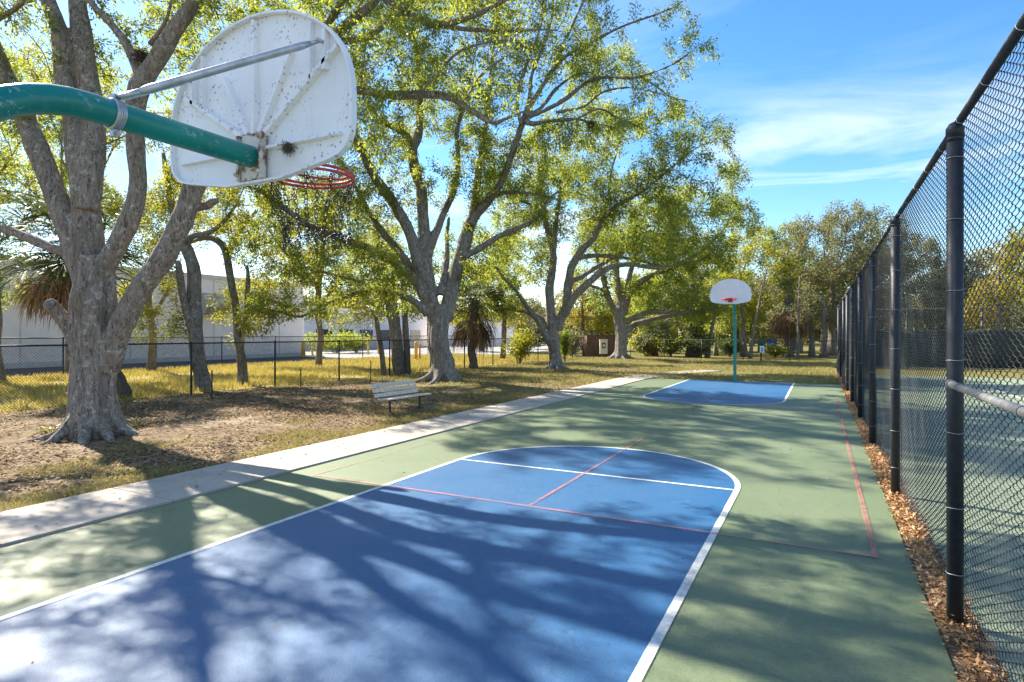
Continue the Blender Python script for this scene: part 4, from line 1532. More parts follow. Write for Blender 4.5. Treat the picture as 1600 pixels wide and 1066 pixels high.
# foot depths of the fan: the hub leans towards the court
HUB = 20.9
t2 = t2[:14] + [(px_limb(fl, HUB, dd), 0) for fl, dd in t2[14:]]
b2 = [(560, 420, 21, 2.5, 1.3, 2.4, 1.5), (470, 470, 20, 1.9, .85, 1.6, 2.0), (420, 500, 19.6, 1.2, .6, 1.2, 1.6), (500, 330, 21, 2.4, 1.6, 2.4, 1.4), (425, 395, 19.5, 1.5, 1.1, 1.5, 1.5), (600, 150, 21.5, 2.2, 2.5, 3), (690, 50, 21.8, 2.6, 2, 3),
      (700, 190, 22.4, 2, 1.6, 2.5), (640, 280, 22.6, 1.7, 1.2, 2.0), (775, 250, 21.5, 1.8, 1.2, 2.2), (800, 320, 22, 1.9, .9, 2), (800, 100, 21.6, 1.5, 1.8, 1.8, .55), (870, 50, 20.5, 2.0, 1.8, 2.2, .45),
      (960, 80, 20, 1.7, 1.4, 1.8, .45), (1050, 40, 19.6, 1.2, .7, 1.0, .40), (1020, 160, 20.2, 2.0, .8, 1.6, .7), (900, 215, 20.6, 2.2, .8, 2.0, .8), (1095, 110, 19.5, .8, .9, .8, .5),
      (720, -110, 22, 4, 2.4, 4, .6), (910, -80, 21, 2.6, 1.6, 2.4, .5), (560, -60, 22, 3, 2, 3.4), (420, 130, 22.5, 2.4, 2.4, 2.4), (400, 270, 20.5, 1.5, 1.2, 1.5), (740, 420, 22.5, .9, .7, 1.2, .8), (600, 480, 21.6, 1.0, .45, 1, 1.0),
      (470, 70, 17.6, 2.0, 1.4, 2.2, 1.0), (380, 190, 18.2, 1.8, 1.4, 2.0, .9), (620, -40, 18.0, 2.4, 1.3, 2.2, .8), (760, 10, 18.6, 1.8, 1.0, 1.8, .6), (330, 40, 18.5, 2.0, 1.6, 2.0, .8),
      (560, 330, 22.5, 2.2, 1.4, 2.2, 1.2), (640, 180, 22.8, 2.2, 1.8, 2.2, 1.1), (760, 380, 23.2, 1.6, 1.0, 1.6, 1.1), (740, 300, 23, 1.6, 1.2, 1.6, 1.0), (520, 210, 22, 2.0, 1.8, 2.2, 1.0), (860, 290, 22.4, 1.6, .9, 1.8, 1.0)]
tree("oak_tree", "large forked oak in the middle behind the bench with limbs spreading to both sides", t2, D2, b2, "leaf_oak", "bark_mid", dens=12.0, leaf_len=.112, per_node=39,
     step=.34, dk=.38, fuse_vox=.045, roots=(9, 1.0, 1.05, .12), seed=5, spread=.23, girth=.86, tip=.007, maxr=.07)

# --- third oak
D3 = 29.8
t3 = [
    ([(868, 581, 11), (868, 560, 9), (867, 540, 8), (866, 520, 8), (865, 505, 7)], 0),
    ([(862, 510, 8), (860, 480, 7), (860, 451, 6.5), (864, 403, 6), (859, 372, 5), (852, 340, 4.5), (846, 310, 3.5), (842, 270, 2.5), (838, 230, 1.6)], .6),
    ([(863, 410, 5), (866, 380, 4.5), (868, 356, 4), (870, 333, 3.6), (876, 300, 2.8), (880, 260, 2)], -1),
    ([(870, 515, 8), (875, 502, 7.5), (886, 477, 7), (888, 445, 6.4), (894, 416, 6), (910, 388, 5.5), (926, 372, 5), (942, 343, 4), (964, 321, 3.4), (1002, 301, 2.6), (1040, 270, 2), (1070, 245, 1.4)], -1.6),
    ([(872, 510, 7), (880, 494, 6.4), (894, 470, 6), (919, 442, 5.5), (951, 419, 5), (983, 413, 4), (1021, 419, 3.2), (1050, 415, 2.2), (1085, 405, 1.4)], -2.6),
    ([(888, 452, 5), (893, 440, 4.4), (910, 432, 4), (929, 419, 3.6), (955, 405, 3), (990, 385, 2.2), (1030, 370, 1.5)], 1.4),
    ([(862, 540, 6), (856, 530, 5), (843, 505, 4.5), (827, 483, 4), (805, 454, 3), (785, 432, 2.2), (770, 410, 1.4)], -1.2),
    ([(860, 508, 5), (848, 497, 4), (824, 488, 3.5), (792, 483, 2.8), (770, 486, 2)], 1.5),
    ([(890, 425, 5), (900, 405, 4), (926, 400, 3.6), (958, 400, 3), (996, 407, 2.5), (1031, 416, 2)], .5),
    ([(942, 345, 3), (950, 310, 2.5), (955, 270, 2), (965, 230, 1.4)], .8),
    ([(850, 335, 3), (830, 320, 2.5), (810, 315, 2), (790, 320, 1.4)], -.6),
]
b3 = [(1060, 255, 28, 3.0, 1.3, 2.8), (960, 280, 29, 2.8, 1.5, 2.8), (875, 310, 30, 2.6, 1.4, 2.8), (800, 400, 30, 1.7, 1.2, 1.9, .9), (785, 460, 29.5, 1.3, 1.0, 1.4, .8), (1000, 360, 28.5, 2.4, 1.1, 2.4),
      (1115, 215, 28, 1.3, 1.0, 1.4, .8), (850, 235, 30, 2.8, 1.4, 2.8, .9), (1095, 320, 28, 1.9, 1.1, 1.9), (930, 200, 29.5, 2.6, 1.1, 2.5, .9), (1030, 190, 29, 2, .8, 2, .6), (830, 430, 29.8, .8, .7, 1, .7), (950, 120, 30, 2.5, 1.5, 2.5, .5), (830, 350, 31, 2.4, 1.3, 2.2, 1.1), (930, 350, 30.5, 2.4, 1.3, 2.2, 1.1), (1060, 300, 29, 2.2, 1.2, 2.2, 1.0), (810, 270, 31, 2.2, 1.4, 2.2, 1.0)]
tree("oak_tree", "third oak from the left with many slim grey stems, left of the wooden enclosure", t3, D3, b3, "leaf_oak", "bark_mid", dens=11, leaf_len=.145, per_node=42,
     step=.40, dk=.45, fuse_vox=.05, roots=(8, .6, .75, .09), seed=8, spread=.33, tip=.009, maxr=.06)

# --- fourth oak
D4 = 42.0
t4 = [
    ([(969, 563, 11), (970, 545, 9), (970, 525, 8.5), (969, 500, 8), (969, 483, 7)], 0),
    ([(969, 490, 7), (969, 464, 6), (964, 432, 5), (962, 400, 4), (960, 360, 3)], .8),
    ([(974, 492, 7), (980, 464, 6), (996, 445, 5), (1021, 429, 4), (1057, 416, 3.2), (1098, 391, 2.4), (1130, 360, 1.6)], -2.0),
    ([(966, 505, 6), (961, 488, 5), (948, 458, 4.4), (942, 432, 4), (932, 400, 2.6)], -1.0),
    ([(974, 512, 6), (980, 502, 5), (996, 495, 4.5), (1021, 487, 4), (1063, 489, 3.2), (1098, 485, 2.4), (1130, 478, 1.6)], -2.6),
    ([(977, 520, 5.5), (983, 513, 5), (1002, 504, 4.5), (1047, 494, 3.2), (1085, 490, 2)], 1.0),
    ([(977, 470, 5), (982, 440, 4), (988, 415, 3.6), (996, 380, 2.6), (1005, 340, 1.8)], .8),
    ([(950, 460, 3.4), (935, 450, 2.6), (920, 447, 2)], -.8),
]
b4 = [(980, 375, 42, 3.8, 1.9, 3.8), (1060, 395, 40, 3.0, 1.5, 2.8), (1130, 350, 40, 2.4, 2.0, 2.6), (1150, 285, 40, 1.1, 1.4, 1.4, .6), (925, 415, 42, 1.9, 1.5, 2), (1030, 448, 40, 2.2, 1.0, 2.3), (1105, 450, 40, 2.2, 1.0, 2, .9),
      (1060, 330, 41, 2.4, 1.4, 2.5), (1090, 492, 40, 1.5, .8, 1.5, .9), (1100, 400, 41, 2.6, 1.4, 2.6, 1.1), (1010, 340, 42, 3, 1.6, 3, 1.0), (940, 460, 42.5, 1.6, 1.2, 1.8, .9)]
tree("oak_tree", "fourth oak from the left standing right of the wooden enclosure with low sweeping limbs", t4, D4, b4, "leaf_oak", "bark_mid", dens=9, leaf_len=.185, per_node=42,
     step=.48, dk=.52, fuse_vox=.07, roots=(8, .7, 1.0, .12), seed=9, spread=.42, tip=.012, maxr=.08)

# ------------------------------------------------------------------ smaller trees along the low fence
def m_blob(u, v, d, ru, rv, k=1.0, rd=None):
    """Crown blob given in photo pixels."""
    s = d / F
    return (u, v, d, ru * s, rv * s, (rd or (ru + rv) / 2 * s), k)


tree("fence_oak", "slender tall oak trunk growing in the low fence right of the massive near oak",
     [([(319, 616, 13), (314, 580, 11), (310, 546, 10.5), (305, 491, 10), (302, 428, 9.5), (293, 389, 8.5), (283, 370, 8), (272, 335, 6), (262, 290, 4), (255, 240, 3)], .5),
      ([(303, 535, 4), (292, 490, 5), (282, 440, 5.5), (277, 408, 4)], -.3),
      ([(288, 378, 5), (305, 368, 4.5), (322, 366, 4), (345, 350, 3), (370, 320, 2)], .3)],
     18.9, [m_blob(235, 470, 19, 42, 75, 1.2), m_blob(300, 320, 19.4, 75, 60), m_blob(380, 300, 19.6, 60, 60), m_blob(210, 360, 20, 50, 70), m_blob(350, 230, 20, 80, 60)],
     "leaf_bright", "bark_mid", dens=13, leaf_len=.105, per_node=40, step=.30, dk=.34, seed=21, spread=.25)
tree("fence_oak", "thin oak with bent top behind the low fence, between slender trunk and bench",
     [([(379, 606, 7), (376, 560, 6), (372, 523, 5.6), (366, 475, 5.2), (360, 434, 5.2), (354, 400, 5), (347, 382, 5), (330, 372, 4), (308, 375, 2.6), (290, 384, 1.6)], 0),
      ([(378, 545, 3), (383, 500, 3), (385, 470, 3.4), (388, 438, 3.4), (386, 415, 2)], .2),
      ([(368, 500, 3), (395, 480, 3), (420, 470, 2.6), (450, 480, 2)], -.8), ([(356, 400, 4), (375, 360, 3), (400, 330, 2.4)], .5)],
     21.0, [m_blob(425, 490, 20.6, 60, 40, 1.2), m_blob(375, 375, 21, 55, 38), m_blob(440, 420, 21, 50, 45, 1.1), m_blob(350, 480, 21, 30, 50, .6), m_blob(480, 380, 21.5, 50, 60, .8), m_blob(385, 550, 20.8, 34, 26, .5)],
     "leaf_bright", "bark_mid", dens=13, leaf_len=.11, per_node=40, step=.32, dk=.36, seed=22, spread=.27)
tree("twin_oak", "pair of joined trunks standing behind the low fence left of the middle oak",
     [([(624, 586, 9), (620, 545, 7.5), (614, 500, 7.2), (608, 470, 6.6), (603, 440, 5), (596, 400, 4), (585, 350, 3)], .3),
      ([(628, 584, 6), (624, 540, 5.4), (618, 490, 5), (614, 450, 4.4), (618, 400, 3)], .6)],
     26.6, [m_blob(580, 440, 27, 60, 45, 1.0), m_blob(620, 400, 27.5, 60, 50), m_blob(540, 480, 27, 45, 35, 1.0), m_blob(560, 360, 28, 60, 50, .8)],
     "leaf_bright", "bark_mid", dens=10, leaf_len=.135, per_node=40, step=.36, dk=.42, seed=23, spread=.32)
tree("sapling_oak", "dark straight young trunk just right of the joined pair of trunks",
     [([(637, 586, 5), (635, 540, 4.6), (632, 490, 4.4), (630, 450, 3.6), (632, 400, 2.6)], 0)],
     26.8, [m_blob(650, 430, 27, 36, 36, .9), m_blob(690, 420, 28, 40, 40, .9), m_blob(655, 500, 27.5, 26, 36, .6)],
     "leaf_oak", "bark_far", dens=9, leaf_len=.135, per_node=40, step=.36, dk=.42, seed=24, spread=.32)
tree("leaning_tree", "thin bare leaning trunk with sparse twigs left of the joined pair of trunks",
     [([(601, 592, 4), (597, 560, 3.8), (592, 525, 3.6), (588, 498, 3), (580, 485, 2)], 0)],
     25.0, [m_blob(565, 512, 25, 30, 22, .8)], "leaf_olive", "bark_far", dens=7, leaf_len=.13, per_node=6, step=.3, dk=.36, seed=25, spread=.25)

# ------------------------------------------------------------------ palms
def palm(label, base, top, R, n_green, n_dead, tr, seed, droop=1.0, green="frond"):
    """Cabbage palm: fan fronds on arching stalks over a skirt of dead ones."""
    rng = np.random.default_rng(seed)
    base = np.array(base, float); top = np.array(top, float)
    root = thing("sabal_palm", label, "palm", tuple(base))
    rel = top - base
    mb = MB()
    k = 26
    pts = [rel * (t / (k - 1)) + np.array((.05 * math.sin(t * .7), .05 * math.cos(t * .5), 0)) * (t > 0) for t in range(k)]
    pts[0] = pts[0] + np.array((0, 0, -.1))
    mb.tube(pts, [tr * (1.18 if t < 2 else 1) * (1 + .10 * (t % 2)) for t in range(k)], 14)
    mb.build("trunk", M["bark_palm"], root, smooth=True)

    def fronds(n, el0, el1, dead):
        Q = []; st = MB()
        for i in range(n):
            az = rng.uniform(0, 2 * math.pi); el = rng.uniform(el0, el1)
            dh = np.array((math.cos(az), math.sin(az), 0))
            L = R * rng.uniform(.45, .62)
            p0 = rel + np.array((0, 0, rng.uniform(-.35, .1)))
            d0 = dh * math.cos(el) + UP * math.sin(el)
            p1 = p0 + d0 * L * .6; p2 = p1 + (d0 + np.array((0, 0, -.35 * droop))) * L * .5
            st.tube([p0, p1, p2], [.018, .014, .010], 5)
            ax = unit(p2 - p1); side = unit(np.cross(ax, UP)); up = np.cross(side, ax)
            nl = 26
            for j in range(nl):
                a = (j / (nl - 1) - .5) * math.radians(250 if not dead else 150)
                d = ax * math.cos(a) + side * math.sin(a) + up * (.18 * abs(math.sin(a)))
                d = unit(d + rng.normal(size=3) * .07)
                Ll = R * rng.uniform(.42, .60) * (1 - .25 * abs(a) / 2.2)
                w = .020 * (R / 1.8) * (1.0 if not dead else .8)
                sd = unit(np.cross(d, up + rng.normal(size=3) * .3))
                hang = np.array((0, 0, -1.0))
                bend = .35 * droop if not dead else 1.4
                a0 = p2; a1 = p2 + d * Ll * .5; d2 = unit(d + hang * bend * .6); a2 = a1 + d2 * Ll * .32; d3 = unit(d2 + hang * bend); a3 = a2 + d3 * Ll * .3
                ws = [w * .4, w, w * .8, w * .1]
                ps = [a0, a1, a2, a3]
                for q in range(3):
                    Q.append([ps[q] - sd * ws[q], ps[q] + sd * ws[q], ps[q + 1] + sd * ws[q + 1], ps[q + 1] - sd * ws[q + 1]])
        me = quad_mesh("frond", np.array(Q), M["frond_dead"] if dead else M[green])
        b2 = bmesh.new(); b2.from_mesh(me); q = st.mesh("stalk", M["frond_dead"]); b2.from_mesh(q); b2.to_mesh(me); b2.free(); bpy.data.meshes.remove(q)
        return me
    if n_green: link("crown", fronds(n_green, -.5, 1.25, False), root)
    if n_dead: link("dead_frond_skirt", fronds(n_dead, -1.45, -.75, True), root)
    return root


b0 = GD(192, 16.6)
palm("cabbage palm half hidden behind the massive near oak with a brown skirt of dead fronds", b0, P(112, 372, 16.3), 1.95, 30, 22, .17, 31)
palm("cabbage palm just right of the large middle oak, brown fronds hanging under its crown", GD(738, 30.8), P(741, 468, 30.8), 2.1, 40, 20, .20, 32, 1.3)
palm("shaggy mostly dead brown palm in the far woods right of the far hoop", GD(1232, 46.5), P(1233, 462, 46.5), 2.6, 10, 46, .30, 33, 1.4)
palm("small palm with low fronds in the woods behind the far hoop's left side", GD(1022, 47.5), P(1022, 520, 47.5), 2.0, 30, 6, .17, 34, 1.2)

# ------------------------------------------------------------------ woods beyond the far fence
def wood(name, label, u, D, vtop, r_px, blobs, leaf, bark="bark_far", dens=5.0, ll=.24, pn=16, lean=0, seed=50, sp=.5, stp=.6, group=None):
    vb = HY + CAMH * F / D
    k = 5
    pts = [(u + lean * (i / k) ** 1.3, vb + 2 + (vtop - vb) * i / k, r_px * (1.25 if i == 0 else 1 - .5 * i / k)) for i in range(k + 1)]
    return tree(name, label, [(pts, 0)], D, [m_blob(b[0], b[1], D + (b[5] if len(b) > 5 else 0), b[2], b[3], b[4] if len(b) > 4 else 1) for b in blobs], leaf, bark, dens=dens * 1.5, leaf_len=ll * .92, per_node=int(pn * 2.3),
                step=stp, dk=stp * 1.12, seed=seed, spread=sp, tip=.014, leaf_r=.05, group=group, maxr=.10)


wood("moss_oak", "big grey olive oak rising over the far fence, largest crown beside the court fence", 1300, 50, 430, 6, [(1310, 390, 88, 72), (1260, 440, 45, 45), (1350, 440, 60, 50), (1300, 480, 60, 30, .6), (1375, 370, 40, 45, .9)], "leaf_olive", dens=4.2, ll=.22, pn=22, seed=51)
wood("moss_oak", "grey olive oak seen over the top rail of the tall fence", 1400, 56, 440, 6, [(1405, 430, 60, 70), (1450, 450, 60, 60), (1370, 470, 50, 40)], "leaf_olive", dens=3.6, ll=.25, pn=20, seed=52)
wood("yellow_green_oak", "yellow green oak crown directly behind and above the far white backboard", 1160, 50, 450, 5, [(1175, 420, 60, 62), (1125, 440, 45, 50), (1215, 440, 42, 52), (1170, 380, 40, 30, .7), (1180, 490, 50, 26, .6)], "leaf_bright", dens=4.6, ll=.22, pn=20, seed=53)
wood("yellow_green_oak", "green oak with rounded top in the woods left of the big grey olive crown", 1248, 57, 450, 5, [(1235, 400, 45, 50), (1210, 370, 30, 28, .7), (1262, 450, 40, 50)], "leaf_oak", dens=4.0, ll=.26, pn=20, seed=54)
wood("vine_clad_tree", "dark trunk wrapped in vines behind the far fence left of the far hoop pole", 1082, 46.5, 440, 9, [(1082, 500, 18, 58, 1.6), (1100, 450, 50, 36, 1.1), (1060, 470, 36, 30, 1)], "leaf_dark", dens=7, ll=.20, pn=22, seed=55, sp=.35, stp=.5)
wood("green_oak", "tall mid green tree in the woods just right of the fourth oak's crown", 1040, 56, 430, 5, [(1050, 440, 50, 60), (1010, 470, 36, 46), (1075, 400, 44, 44)], "leaf_oak", dens=3.6, ll=.26, pn=20, seed=56)
wood("thin_tree", "thin pale trunk leaning right between far hoop pole and pet station", 1172, 43.5, 420, 2.4, [(1195, 450, 34, 34, .7)], "leaf_olive", dens=4, ll=.2, pn=10, lean=26, seed=57)
wood("thin_tree", "thin straight pale trunk in front of the shaggy brown palm", 1246, 42.8, 430, 2.2, [(1255, 470, 32, 40, .7)], "leaf_olive", dens=4, ll=.2, pn=14, lean=4, seed=58)
wood("woodland_tree", "dark trunk in the woods left of the pet station", 1118, 49, 450, 3.4, [(1120, 500, 30, 30, .7)], "leaf_oak", dens=4, ll=.22, pn=14, lean=10, seed=59)
wood("woodland_tree", "double thickness grey trunk in the woods just left of the tall fence end", 1287, 47, 460, 5, [(1290, 500, 30, 26, .6)], "leaf_olive", dens=4, ll=.22, pn=14, seed=60)
wood("woodland_tree", "dark trunk right of the shaggy brown palm in the far woods", 1268, 48.5, 450, 4, [(1262, 495, 26, 26, .6)], "leaf_olive", dens=4, ll=.22, pn=14, lean=-4, seed=61)
wood("woodland_tree", "brownish trunk in the woods immediately right of the far hoop pole", 1163, 47.5, 440, 4, [(1150, 500, 34, 26, .6)], "leaf_oak", dens=4, ll=.22, pn=14, lean=-6, seed=62)
wood("woodland_tree", "dark slanting trunk right of the vine covered trunk", 1105, 45.5, 470, 3.4, [(1125, 470, 30, 30, .8)], "leaf_oak", dens=4, ll=.22, pn=14, lean=18, seed=63)
wood("distant_tree", "pale yellow green tree far off between the third and fourth oaks", 910, 66, 470, 3, [(905, 470, 34, 40, .8), (935, 490, 26, 30, .8)], "leaf_yellow", dens=2.6, ll=.3, pn=16, seed=64)
wood("distant_tree", "hazy green tree far off just left of the third oak", 815, 72, 470, 3, [(815, 490, 40, 30, .8)], "leaf_olive", dens=2.2, ll=.34, pn=14, seed=65)
wood("distant_tree", "broad green tree far off behind the palm right of the middle oak", 752, 62, 450, 4, [(755, 450, 46, 46, 1), (720, 480, 34, 34, 1)], "leaf_bright", dens=2.8, ll=.3, pn=18, seed=66)
wood("distant_tree", "tree behind the white far building left of the middle oak", 545, 84, 450, 3, [(545, 470, 50, 30, .9), (500, 480, 40, 24, .9)], "leaf_olive", dens=1.8, ll=.4, pn=16, seed=67)
wood("woodland_tree", "broad leafy tree filling the woods behind the far hoop pole", 1150, 62, 440, 5, [(1145, 470, 60, 50, 1), (1090, 470, 50, 50, 1), (1150, 520, 60, 26, .9)], "leaf_oak", dens=3.2, ll=.28, pn=22, seed=81)
wood("woodland_tree", "broad leafy tree filling the woods behind the shaggy brown palm", 1240, 63, 440, 5, [(1240, 470, 55, 50, 1), (1290, 450, 50, 50, 1), (1250, 515, 60, 26, .8)], "leaf_olive", dens=3.2, ll=.28, pn=22, seed=82)
wood("woodland_tree", "leafy tree filling the woods right behind the fourth oak", 1015, 64, 450, 5, [(1005, 470, 50, 50, 1), (1050, 500, 40, 36, .9), (960, 500, 36, 36, .7)], "leaf_bright", dens=2.8, ll=.28, pn=22, seed=83)
tree("verge_tree", "bright leafy tree on the grass strip left of the middle oak",
     [([(498, 572, 5), (500, 520, 4.4), (496, 460, 4), (505, 400, 3), (500, 340, 2)], 0), ([(498, 480, 3), (530, 440, 2.6), (560, 400, 2)], .5), ([(500, 450, 3), (450, 400, 2.4), (420, 360, 1.6)], -.4)],
     33.0, [m_blob(500, 400, 33, 70, 60, 1.2), m_blob(430, 400, 33, 50, 60, 1.0), m_blob(560, 380, 33.5, 60, 60, 1.1), m_blob(480, 320, 34, 80, 50, 1.0), m_blob(620, 440, 34, 46, 40, 1.0), m_blob(400, 460, 33, 50, 34, 1.0)],
     "leaf_bright", "bark_far", dens=6, leaf_len=.15, per_node=40, step=.42, dk=.48, seed=91, spread=.34)
tree("verge_tree", "bright leafy tree on the grass strip left of the slender fence oak",
     [([(236, 582, 6), (238, 520, 5), (232, 460, 4), (240, 400, 3)], 0), ([(236, 500, 3), (265, 450, 2.6)], .3)],
     28.0, [m_blob(235, 440, 28, 50, 60, 1.0), m_blob(250, 350, 28.5, 80, 60, 1.1), m_blob(330, 300, 29, 70, 60, 1.0), m_blob(180, 320, 29, 60, 60, .9), m_blob(370, 330, 29, 50, 50, 1.0)],
     "leaf_bright", "bark_far", dens=7, leaf_len=.14, per_node=40, step=.40, dk=.46, seed=92, spread=.32)
tree("verge_tree", "bright leafy tree behind the low fence between the middle oak and the third oak",
     [([(785, 560, 4), (788, 500, 3.4), (782, 440, 3), (790, 390, 2)], 0)],
     38.0, [m_blob(785, 430, 38, 46, 44, 1.0), m_blob(830, 400, 38.5, 40, 40, .9), m_blob(745, 400, 38.5, 40, 46, .9), m_blob(800, 490, 38, 36, 24, .7)],
     "leaf_bright", "bark_far", dens=5, leaf_len=.18, per_node=40, step=.46, dk=.52, seed=93, spread=.38)
# left edge
wood("verge_tree", "dense green tree at the left picture edge behind the brown skirted palm", -10, 22, 380, 12, [(10, 300, 95, 80, 1.2), (-60, 360, 90, 90), (40, 200, 90, 60), (30, 430, 56, 46, 1.0)], "leaf_oak", "bark_mid", dens=7, ll=.13, pn=20, seed=68, sp=.3, stp=.4)
wood("verge_tree", "yellow lit tree glimpsed behind the trunk of the massive near oak", 110, 26, 400, 7, [(90, 450, 60, 40, 1.0), (60, 260, 90, 80), (160, 250, 70, 80), (120, 140, 90, 70), (230, 180, 70, 60)], "leaf_bright", "bark_mid", dens=6, ll=.14, pn=20, seed=69, sp=.3, stp=.42)
# right of the tall fence
wood("court_side_tree", "yellow leaved tree beyond the tennis court seen through the tall fence", 1560, 38, 430, 5, [(1565, 430, 50, 56), (1600, 390, 46, 50), (1540, 480, 40, 40)], "leaf_yellow", dens=5, ll=.2, pn=22, seed=70, sp=.4)
wood("court_side_tree", "olive tree beyond the tennis court left of the yellow leaved tree", 1490, 46, 440, 5, [(1490, 440, 52, 56), (1450, 470, 40, 40), (1520, 470, 40, 46)], "leaf_olive", dens=4, ll=.24, pn=22, seed=71, sp=.45)
wood("court_side_tree", "green tree cut by the right picture edge beyond the tennis court", 1650, 36, 430, 6, [(1650, 400, 70, 70), (1620, 460, 50, 50)], "leaf_bright", dens=5, ll=.19, pn=22, seed=72, sp=.4)


def shrub(label, u, d, rx, h, leaf, n, ll, seed, name="shrub"):
    rng = np.random.default_rng(seed)
    base = GD(u, d)
    root = thing(name, label, "shrub", tuple(base))
    mb = MB()
    tips = []
    for k in range(14):
        a = rng.uniform(0, 6.28); r_ = rx * rng.uniform(.2, .9)
        e = np.array((math.cos(a) * r_, math.sin(a) * r_, h * rng.uniform(.5, 1)))
        m_ = e * .5 + np.array((0, 0, h * .1))
        mb.tube([(0, 0, -.05), tuple(m_), tuple(e)], [.02, .014, .006], 4); tips += [m_, e]
    mb.build("stem", M["bark_far"], root)
    tips = np.array(tips)
    C = tips[rng.integers(0, len(tips), n)] + rng.normal(size=(n, 3)) * np.array((rx * .22, rx * .22, h * .13))
    C[:, 2] = np.maximum(C[:, 2], .04)
    Dv = unit(rng.normal(size=(n, 3)) + np.array((0, 0, .3)))
    Ln = ll * rng.uniform(.6, 1.3, n)
    link("foliage", quad_mesh("foliage", leaf_quads(C, Dv, Ln, Ln * .42, rng=rng), M[leaf]), root)


shrub("bright yellow green bush behind the low fence left of the third oak", 812, 34.5, .95, 1.75, "leaf_bright", 3600, .13, 1)
shrub("dark green bush at the foot of the vine covered trunk", 1095, 45.0, 1.2, 1.5, "leaf_dark", 2600, .2, 2)
shrub("mid green bush left of the vine covered trunk", 1048, 46.0, 1.3, 1.5, "leaf_oak", 2600, .2, 3)
shrub("light green bush right of the fourth oak trunk", 1010, 47.0, 1.2, 1.4, "leaf_bright", 2200, .2, 4)
shrub("low light green bush beside the pet station", 1212, 46.0, 1.1, .9, "leaf_bright", 1800, .16, 5)
shrub("green bush behind the third oak trunk at the fence", 882, 36.5, .5, 1.9, "leaf_oak", 2000, .13, 6)
shrub("clipped green hedge bush on the driveway before the far building", 525, 55.0, 2.6, 1.7, "leaf_oak", 4200, .2, 7)
shrub("rounded green bush on the driveway right of the clipped hedge bush", 556, 57.0, 1.6, 1.5, "leaf_bright", 2600, .2, 8)
shrub("dry brown green bush in the corner by the brown wooden enclosure", 893, 47.0, 1.0, 1.7, "leaf_olive", 2200, .18, 9)
shrub("dark bush at the far fence under the big grey olive oak", 1140, 47.5, 1.1, 1.2, "leaf_dark", 2000, .2, 10)


def strap_plant(label, u, v, n, L, seed):
    """Low clump of strap leaves at the foot of the near oak."""
    rng = np.random.default_rng(seed)
    b = G(u, v)
    Q = []
    for k in range(n):
        a = rng.uniform(0, 6.28); d = np.array((math.cos(a), math.sin(a), 0)); s = np.array((-d[1], d[0], 0))
        l = L * rng.uniform(.5, 1.1); hgt = rng.uniform(.25, .9)
        ps = [d * .02, d * l * .35 + UP * l * hgt * .6, d * l * .7 + UP * l * hgt * .7, d * l + UP * l * hgt * .35]
        ws = [.008, .014, .011, .001]
        for q in range(3): Q.append([ps[q] - s * ws[q], ps[q] + s * ws[q], ps[q + 1] + s * ws[q + 1], ps[q + 1] - s * ws[q + 1]])
    o = link("strap_leaf_plant", quad_mesh("strap_leaf_plant", np.array(Q), M["grass_blade"])); o.location = tuple(b)
    tag(o, label, "plant")


strap_plant("low strap leaved clump at the left foot of the massive near oak", 77, 683, 46, .42, 1)
strap_plant("bright green strap leaved clump at the right foot of the massive near oak", 212, 672, 40, .36, 2)
tuft("bird_nest", P(222, 88, 10.0), .11, 150, .17, M["twig"], "dark twiggy nest in the upper fork of the massive near oak", "nest", .2, 6)
tuft("bird_nest", P(926, 194, 20.0), .15, 130, .22, M["twig"], "dark twiggy nest out on a thin limb of the middle oak", "nest", .2, 7)

# ------------------------------------------------------------------ loose ground cover
def scatter(n, box, dens, rng):
    x0, x1, y0, y1 = box
    p = np.stack([rng.uniform(x0, x1, n), rng.uniform(y0, y1, n)], 1)
    return p[rng.uniform(0, 1, n) < np.array([dens(a, b) for a, b in p])]


def ground_z(x, y):
    if -16.5 < x < -7.6 and -20 < y < 60:
        t = min(1, (-7.6 - x) / 2.5) * min(1, (x + 16.5) / 1.5)
        return t * (.05 + .05 * noise.noise(Vector((x * .35, y * .35, 0)))) - .012
    return 0.0


def litter_mesh(name, pts, L, mat, zj, rng, tilt=.35, label=None):
    n = len(pts)
    z = np.array([ground_z(a, b) for a, b in pts]) + .004 + np.abs(rng.normal(size=n)) * zj
    C = np.column_stack([pts, z])
    a = rng.uniform(0, 6.28, n)
    Dv = np.column_stack([np.cos(a), np.sin(a), rng.normal(size=n) * tilt * .6])
    S = unit(np.column_stack([-np.sin(a), np.cos(a), rng.normal(size=n) * tilt]))
    Ln = (L * rng.uniform(.5, 1.3, n))[:, None]
    W = Ln * .42
    mid = C + unit(Dv) * Ln * .5 + UP * Ln * .10
    V = np.stack([C, mid + S * W * .5, C + unit(Dv) * Ln, mid - S * W * .5], 1)
    V[:, :, 2] = np.maximum(V[:, :, 2], (z - .002)[:, None])
    o = link(name, quad_mesh(name, V, mat)); tag(o, label, kind="stuff")
    return o


